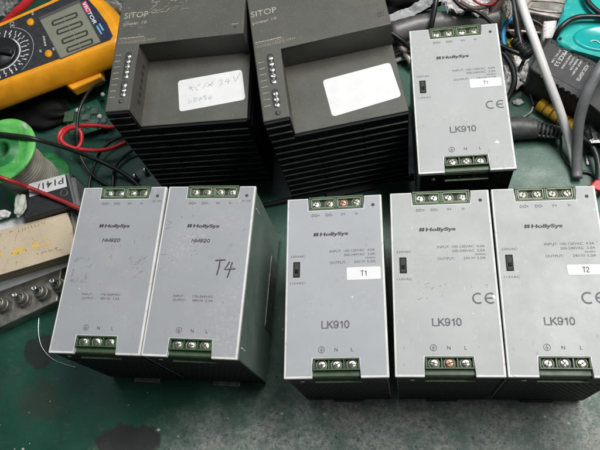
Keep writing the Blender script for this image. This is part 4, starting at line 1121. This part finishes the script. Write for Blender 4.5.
# teal tool
tp = [(556, 40), (558, 22), (564, 6), (570, -12), (590, -40), (680, -40), (690, 50), (640, 66), (600, 57), (574, 50), (561, 45)]
P = [mmp(a, b_, 40) for a, b_ in tp]; o = sum(P, Vector()) / len(P); o.z = 0
tl = thing('teal_tool', 'teal plastic power tool body with glossy oval dish in the top right corner', 'tool', o * MM)
MB().prism([(p.x, p.y) for p in P], 0, 40, 5, 5).build('shell', 'teal', tl, o)
p = mmp(603, 39, 40); m = MB(); m.F = Matrix.Translation((p.x, p.y, 0)) @ Matrix.Rotation(-.15, 4, 'Z') @ Matrix.Diagonal((1.75, 1, 1, 1))
m.lathe([(13.8, 39.6), (13.2, 41.4), (11.8, 41.8), (10.4, 41.2), (9, 40.5), (.01, 40.2)], (0, 0, 0), 48); m.build('oval_dish', 'teal_clean', tl, o)
m = MB(); p = mmp(560.5, 38.5, 40); m.cyl((p.x, p.y, 39.5), 1.3, .7, seg=14); m.build('screw_hole', 'slot', tl, o)
m = MB(); p = [mmp(a, b_, 41) for a, b_ in ((590, 42), (593, 40.5), (597, 41), (600, 43.5))]
m.tube(p, .5, 8, 4); m.build('embossed_mark', 'white_ink', tl, o)
wire('black_cable', 'black cable arching over the teal tool into the adapter corner', 'cable', [(554, 40, 34), (559, 30, 43), (567, 22, 46), (577, 17.5, 46), (590, 16.5, 46), (612, 17.5, 46)], 2.3, 'black_wire')
wire('black_cable', 'black cable crossing the top right corner of the teal tool', 'cable', [(582, -14, 46), (587, 0, 46), (594, 8.5, 46), (606, 17, 46), (620, 24, 46)], 2.3, 'black_wire')

# AC adapter
AZ = 36.0
ap = [(548.5, 38), (552, 37.5), (640, 85), (620, 128), (586, 101), (531, 69.5), (529, 66)]
P = [mmp(a, b_, AZ) for a, b_ in ap]; o = sum(P, Vector()) / len(P); o.z = 0
ad = thing('power_adapter', 'black mains power adapter with white printed text in front of the teal tool', 'adapter', o * MM)
MB().prism([(p.x, p.y) for p in P], 2, AZ, 2.0, 3).build('adapter_body', 'adapter', ad, o)
q = pp((549, 46), (604, 77), (590, 97), (536, 66), z=AZ)
MB().prism(q, AZ - .3, AZ + .35, .2).build('label_panel', 'adapter', ad, o)
m = MB()
for k in range(11):
    p = mmp(553 + k * 5.4, 42.0 + k * 3.0, AZ); MB().box(p.x - 1.6, p.x + 1.6, p.y - 1.6, p.y + 1.6, AZ - 2, AZ + .7, .3).build('grip_bump', 'black', ad, o)
for k in range(8):
    p = mmp(543 + k * 6.0, 76 + k * 3.4, AZ); MB().box(p.x - 2, p.x + 2, p.y - 1.2, p.y + 1.2, AZ - 5, AZ - .2, .3).build('grip_bump', 'black', ad, o)
A, B2 = mmp(589, 66, AZ), mmp(577, 84, AZ); dr = (B2 - A).normalized(); dn = (mmp(560, 50, AZ) - mmp(580, 61, AZ)).normalized()
# text reads from upper right to lower left, lines march to the left
ang = math.atan2(dr.y, dr.x)
tx = MB()
def line(px, py, s_, h, wd): 
    p = mmp(px, py, AZ); tx.text(s_, p.x, p.y, h, AZ + .42, width=wd, rot=ang, bold=.01)
def on(px0, py0): return mmp(px0, py0, AZ)
lnw = (B2 - A).length
rows = [((586, 64.8), 'AC/DC ADAPTER', 3.0, 18), ((580.5, 61), 'INPUT 100-240V~', 1.7, 17), ((577, 58.8), '50/60Hz 0.3A', 1.7, 13), ((573.2, 57.2), 'OUTPUT', 1.7, 9), ((570, 55), 'MADE IN CHINA', 1.7, 16), ((564, 50.5), 'MKCE 5.3', 3.6, 17.5), ((559.5, 50.0), '5V DC 1.0A', 1.7, 15)]
for (q, s_, h, wd) in rows: line(q[0], q[1], s_, h, wd)
tx.build('label_print', 'white_ink', ad, o)
# strain relief with its two cables (a plug lying between unit and adapter)
P = [mmp(*q) for q in ((514, 40, 26), (529, 56, 24))]; o = (P[0] + P[1]) / 2; o.z = 0
pl = thing('ribbed_plug', 'black ribbed cable plug at the left corner of the adapter', 'plug', o * MM)
d = P[1] - P[0]; m = MB(); m.cyl(P[0], 4.2, d.length, d, 20, 5.2); m.build('plug_core', 'black', pl, o)
m = MB()
for k in range(5): m.cyl(P[0] + d * (.08 + k * .19), 5.2 + k * .25, d.length * .11, d, 22)
m.build('relief_ribs', 'black', pl, o)
wire('black_cable', 'thick black cable dropping from the top edge into the ribbed plug', 'cable', [(510, -20, 44), (513, 0, 40), (516, 18, 36), (518, 32, 31), (521, 46, 27)], 2.9, 'black_wire')
wire('black_cable', 'short black cable from the lone unit corner to the ribbed plug', 'cable', [(494, 41, 30), (502, 46, 28), (510, 50, 26), (520, 54, 24)], 2.2, 'black_wire')
wire('black_cable', 'black cable curving along the right edge of the lone grey unit', 'cable', [(500, 50, 22), (507, 58, 22), (513, 70, 20), (514, 84, 16), (508, 98, 10), (498, 108, 6)], 2.6, 'black_wire')
wire('clear_strip', 'thin pale plastic strip bent on the bench under the ribbed plug', 'strip', [(533, 103, 3), (532, 110, 2), (527, 115, 2), (519, 119, 2), (510, 121, 2)], .8, 'pale_scrap')

# yellow pencil-like stick
q0, q1 = mmp(539, 104, 6), mmp(574, 128, 6); d = q1 - q0; o = (q0 + q1) / 2; o.z = 0
yb = thing('yellow_stick', 'amber yellow plastic stick lying between the adapter and the grey plug', 'stick', o * MM)
m = MB(); m.cyl(q0, 6, d.length, d, 6); m.build('stick_body', 'amber', yb, o)
m = MB()
for k in range(4): m.cyl(q0 + d * (.18 + .2 * k), 6.3, 1.2, d, 6)
m.build('grip_ring', 'rusty', yb, o)

# grey ribbed connector plug
pts = [mmp(*q) for q in ((505, 129, 10), (520, 128, 10), (537, 129, 10))]; o = pts[1].copy(); o.z = 0
gp = thing('cable_connector', 'dark grey barrel plug with slotted strain relief beside the lone grey unit', 'plug', o * MM)
MB().tube(pts, 10, 24, 8, radii=[10, 10, 8]).build('barrel', 'plug_grey', gp, o)
e0, e1 = mmp(536, 129, 10), mmp(562, 133, 9); d = e1 - e0
m = MB(); m.cyl(e0, 5.0, d.length, d, 18, 3.6); m.build('relief_core', 'black', gp, o)
m = MB()
for k in range(6): m.cyl(e0 + d * (.04 + k * .165), 7.4 - k * .35, d.length * .075, d, 22)
for s_ in (-1, 1):
    n_ = Vector((-d.y, d.x, 0)).normalized() * s_ * 6.2; m.tube([e0 + n_, (e0 + e1) / 2 + n_ * .9, e1 + n_ * .75], 1.2, 8, 4)
m.build('relief_ribs', 'plug_grey', gp, o)
wire('black_cable', 'thin dark cord dropping from the grey barrel plug to the bench', 'cable', [(560, 133, 9), (561, 142, 6), (561, 150, 3), (566, 160, 2), (572, 168, 2)], 1.2, 'black_wire')

wire('white_cable', 'thick white cable running down from the top edge across the adapter', 'cable', [(514, -40, 66), (519, -8, 66), (525, 14, 64), (535, 42, 60), (547, 76, 50), (559, 108, 34), (568, 136, 18), (574, 160, 8), (577, 172, 5)], 3.6, 'white_cable', seg=20)
wire('grey_cable', 'thick grey cable arching in from the right edge to the bench', 'cable', [(640, 36, 60), (612, 56, 62), (598, 72, 60), (586, 96, 50), (579, 122, 34), (577, 148, 16), (577, 170, 6), (577.5, 178, 5)], 4.4, 'grey_cable', seg=20, radii=[4.6, 4.6, 4.5, 4.4, 4.3, 4.3, 4.2, 3.9])
wire('black_cable', 'black cable looping in the right edge shade beside the grey cable', 'cable', [(582, 138, 10), (590, 144, 12), (596, 154, 12), (598.5, 168, 10), (598, 182, 7), (594, 196, 5)], 2.6, 'black_wire')
wire('black_cable', 'thin black cord on the bench between the grey cable and the red clip', 'cable', [(580, 172, 1.5), (588, 172.5, 1.5), (594, 176, 1.5), (597, 182, 1.5)], 1.3, 'black_wire')
lump('black_cloth', 'bunched black cloth at the right edge behind the grey cable', 'cloth', (606, 134), 8, (18, 20, 10), 'black', 14)
for i, (q, r_) in enumerate((((587, 160), (1.2, 4.5, 1)), ((595, 141), (4, 2.2, 1)))):
    lump('foil_scrap', ('narrow white foil sliver on the bench right of the grey cable', 'small silver foil flake on the black cloth at the right edge')[i], 'foil', q, (1.5, 18)[i], r_, 'bright_metal', 20 + i)
q0 = [mmp(a, b_, 10) for a, b_ in ((588, 187), (596, 179), (606, 180), (604, 192))]; o = sum(q0, Vector()) / 4; o.z = 0
rc = thing('red_clip', 'red alligator clip cover behind the T2 unit', 'clip', o * MM)
MB().prism([(p.x, p.y) for p in q0], 2, 10, 1.2, 3).build('clip_cover', 'red_wire', rc, o)
m = MB(); p = mmp(589, 187, 8); m.cyl((p.x, p.y, 3), 1.8, 5, seg=12); m.build('clip_tip', 'bright_metal', rc, o)

# ------------------------------------------------------------------ crumbs and dust on the bench
rg = random.Random(99); m = MB()
for key, n_ in (('offwhite', 70), ('rusty', 60), ('black', 120), ('bright_metal', 14)):
    m.mat(key)
    for _ in range(n_):
        q = rg.choice(((0, 200, 370, 450), (200, 600, 405, 450), (200, 600, 405, 450), (515, 600, 120, 185), (268, 284, 200, 400), (40, 140, 110, 186)))
        p = mmp(rg.uniform(q[0], q[1]), rg.uniform(q[2], q[3]), 0)
        b_ = bmesh.new(); bmesh.ops.create_icosphere(b_, subdivisions=1, radius=1)
        k = rg.uniform(.12, .42) * (1.5 if rg.random() < .08 else 1)
        for v in b_.verts: v.co = Vector((v.co.x * k * rg.uniform(.6, 1.7), v.co.y * k * rg.uniform(.6, 1.4), v.co.z * k * .5)) + p + Vector((0, 0, k * .3))
        m.absorb(b_)
o = m.build('crumbs', None, None, (0, 0, 0))
tag(o, 'tiny crumbs of dust, solder and paint scattered on the green bench', 'crumbs')
o['kind'] = 'stuff'
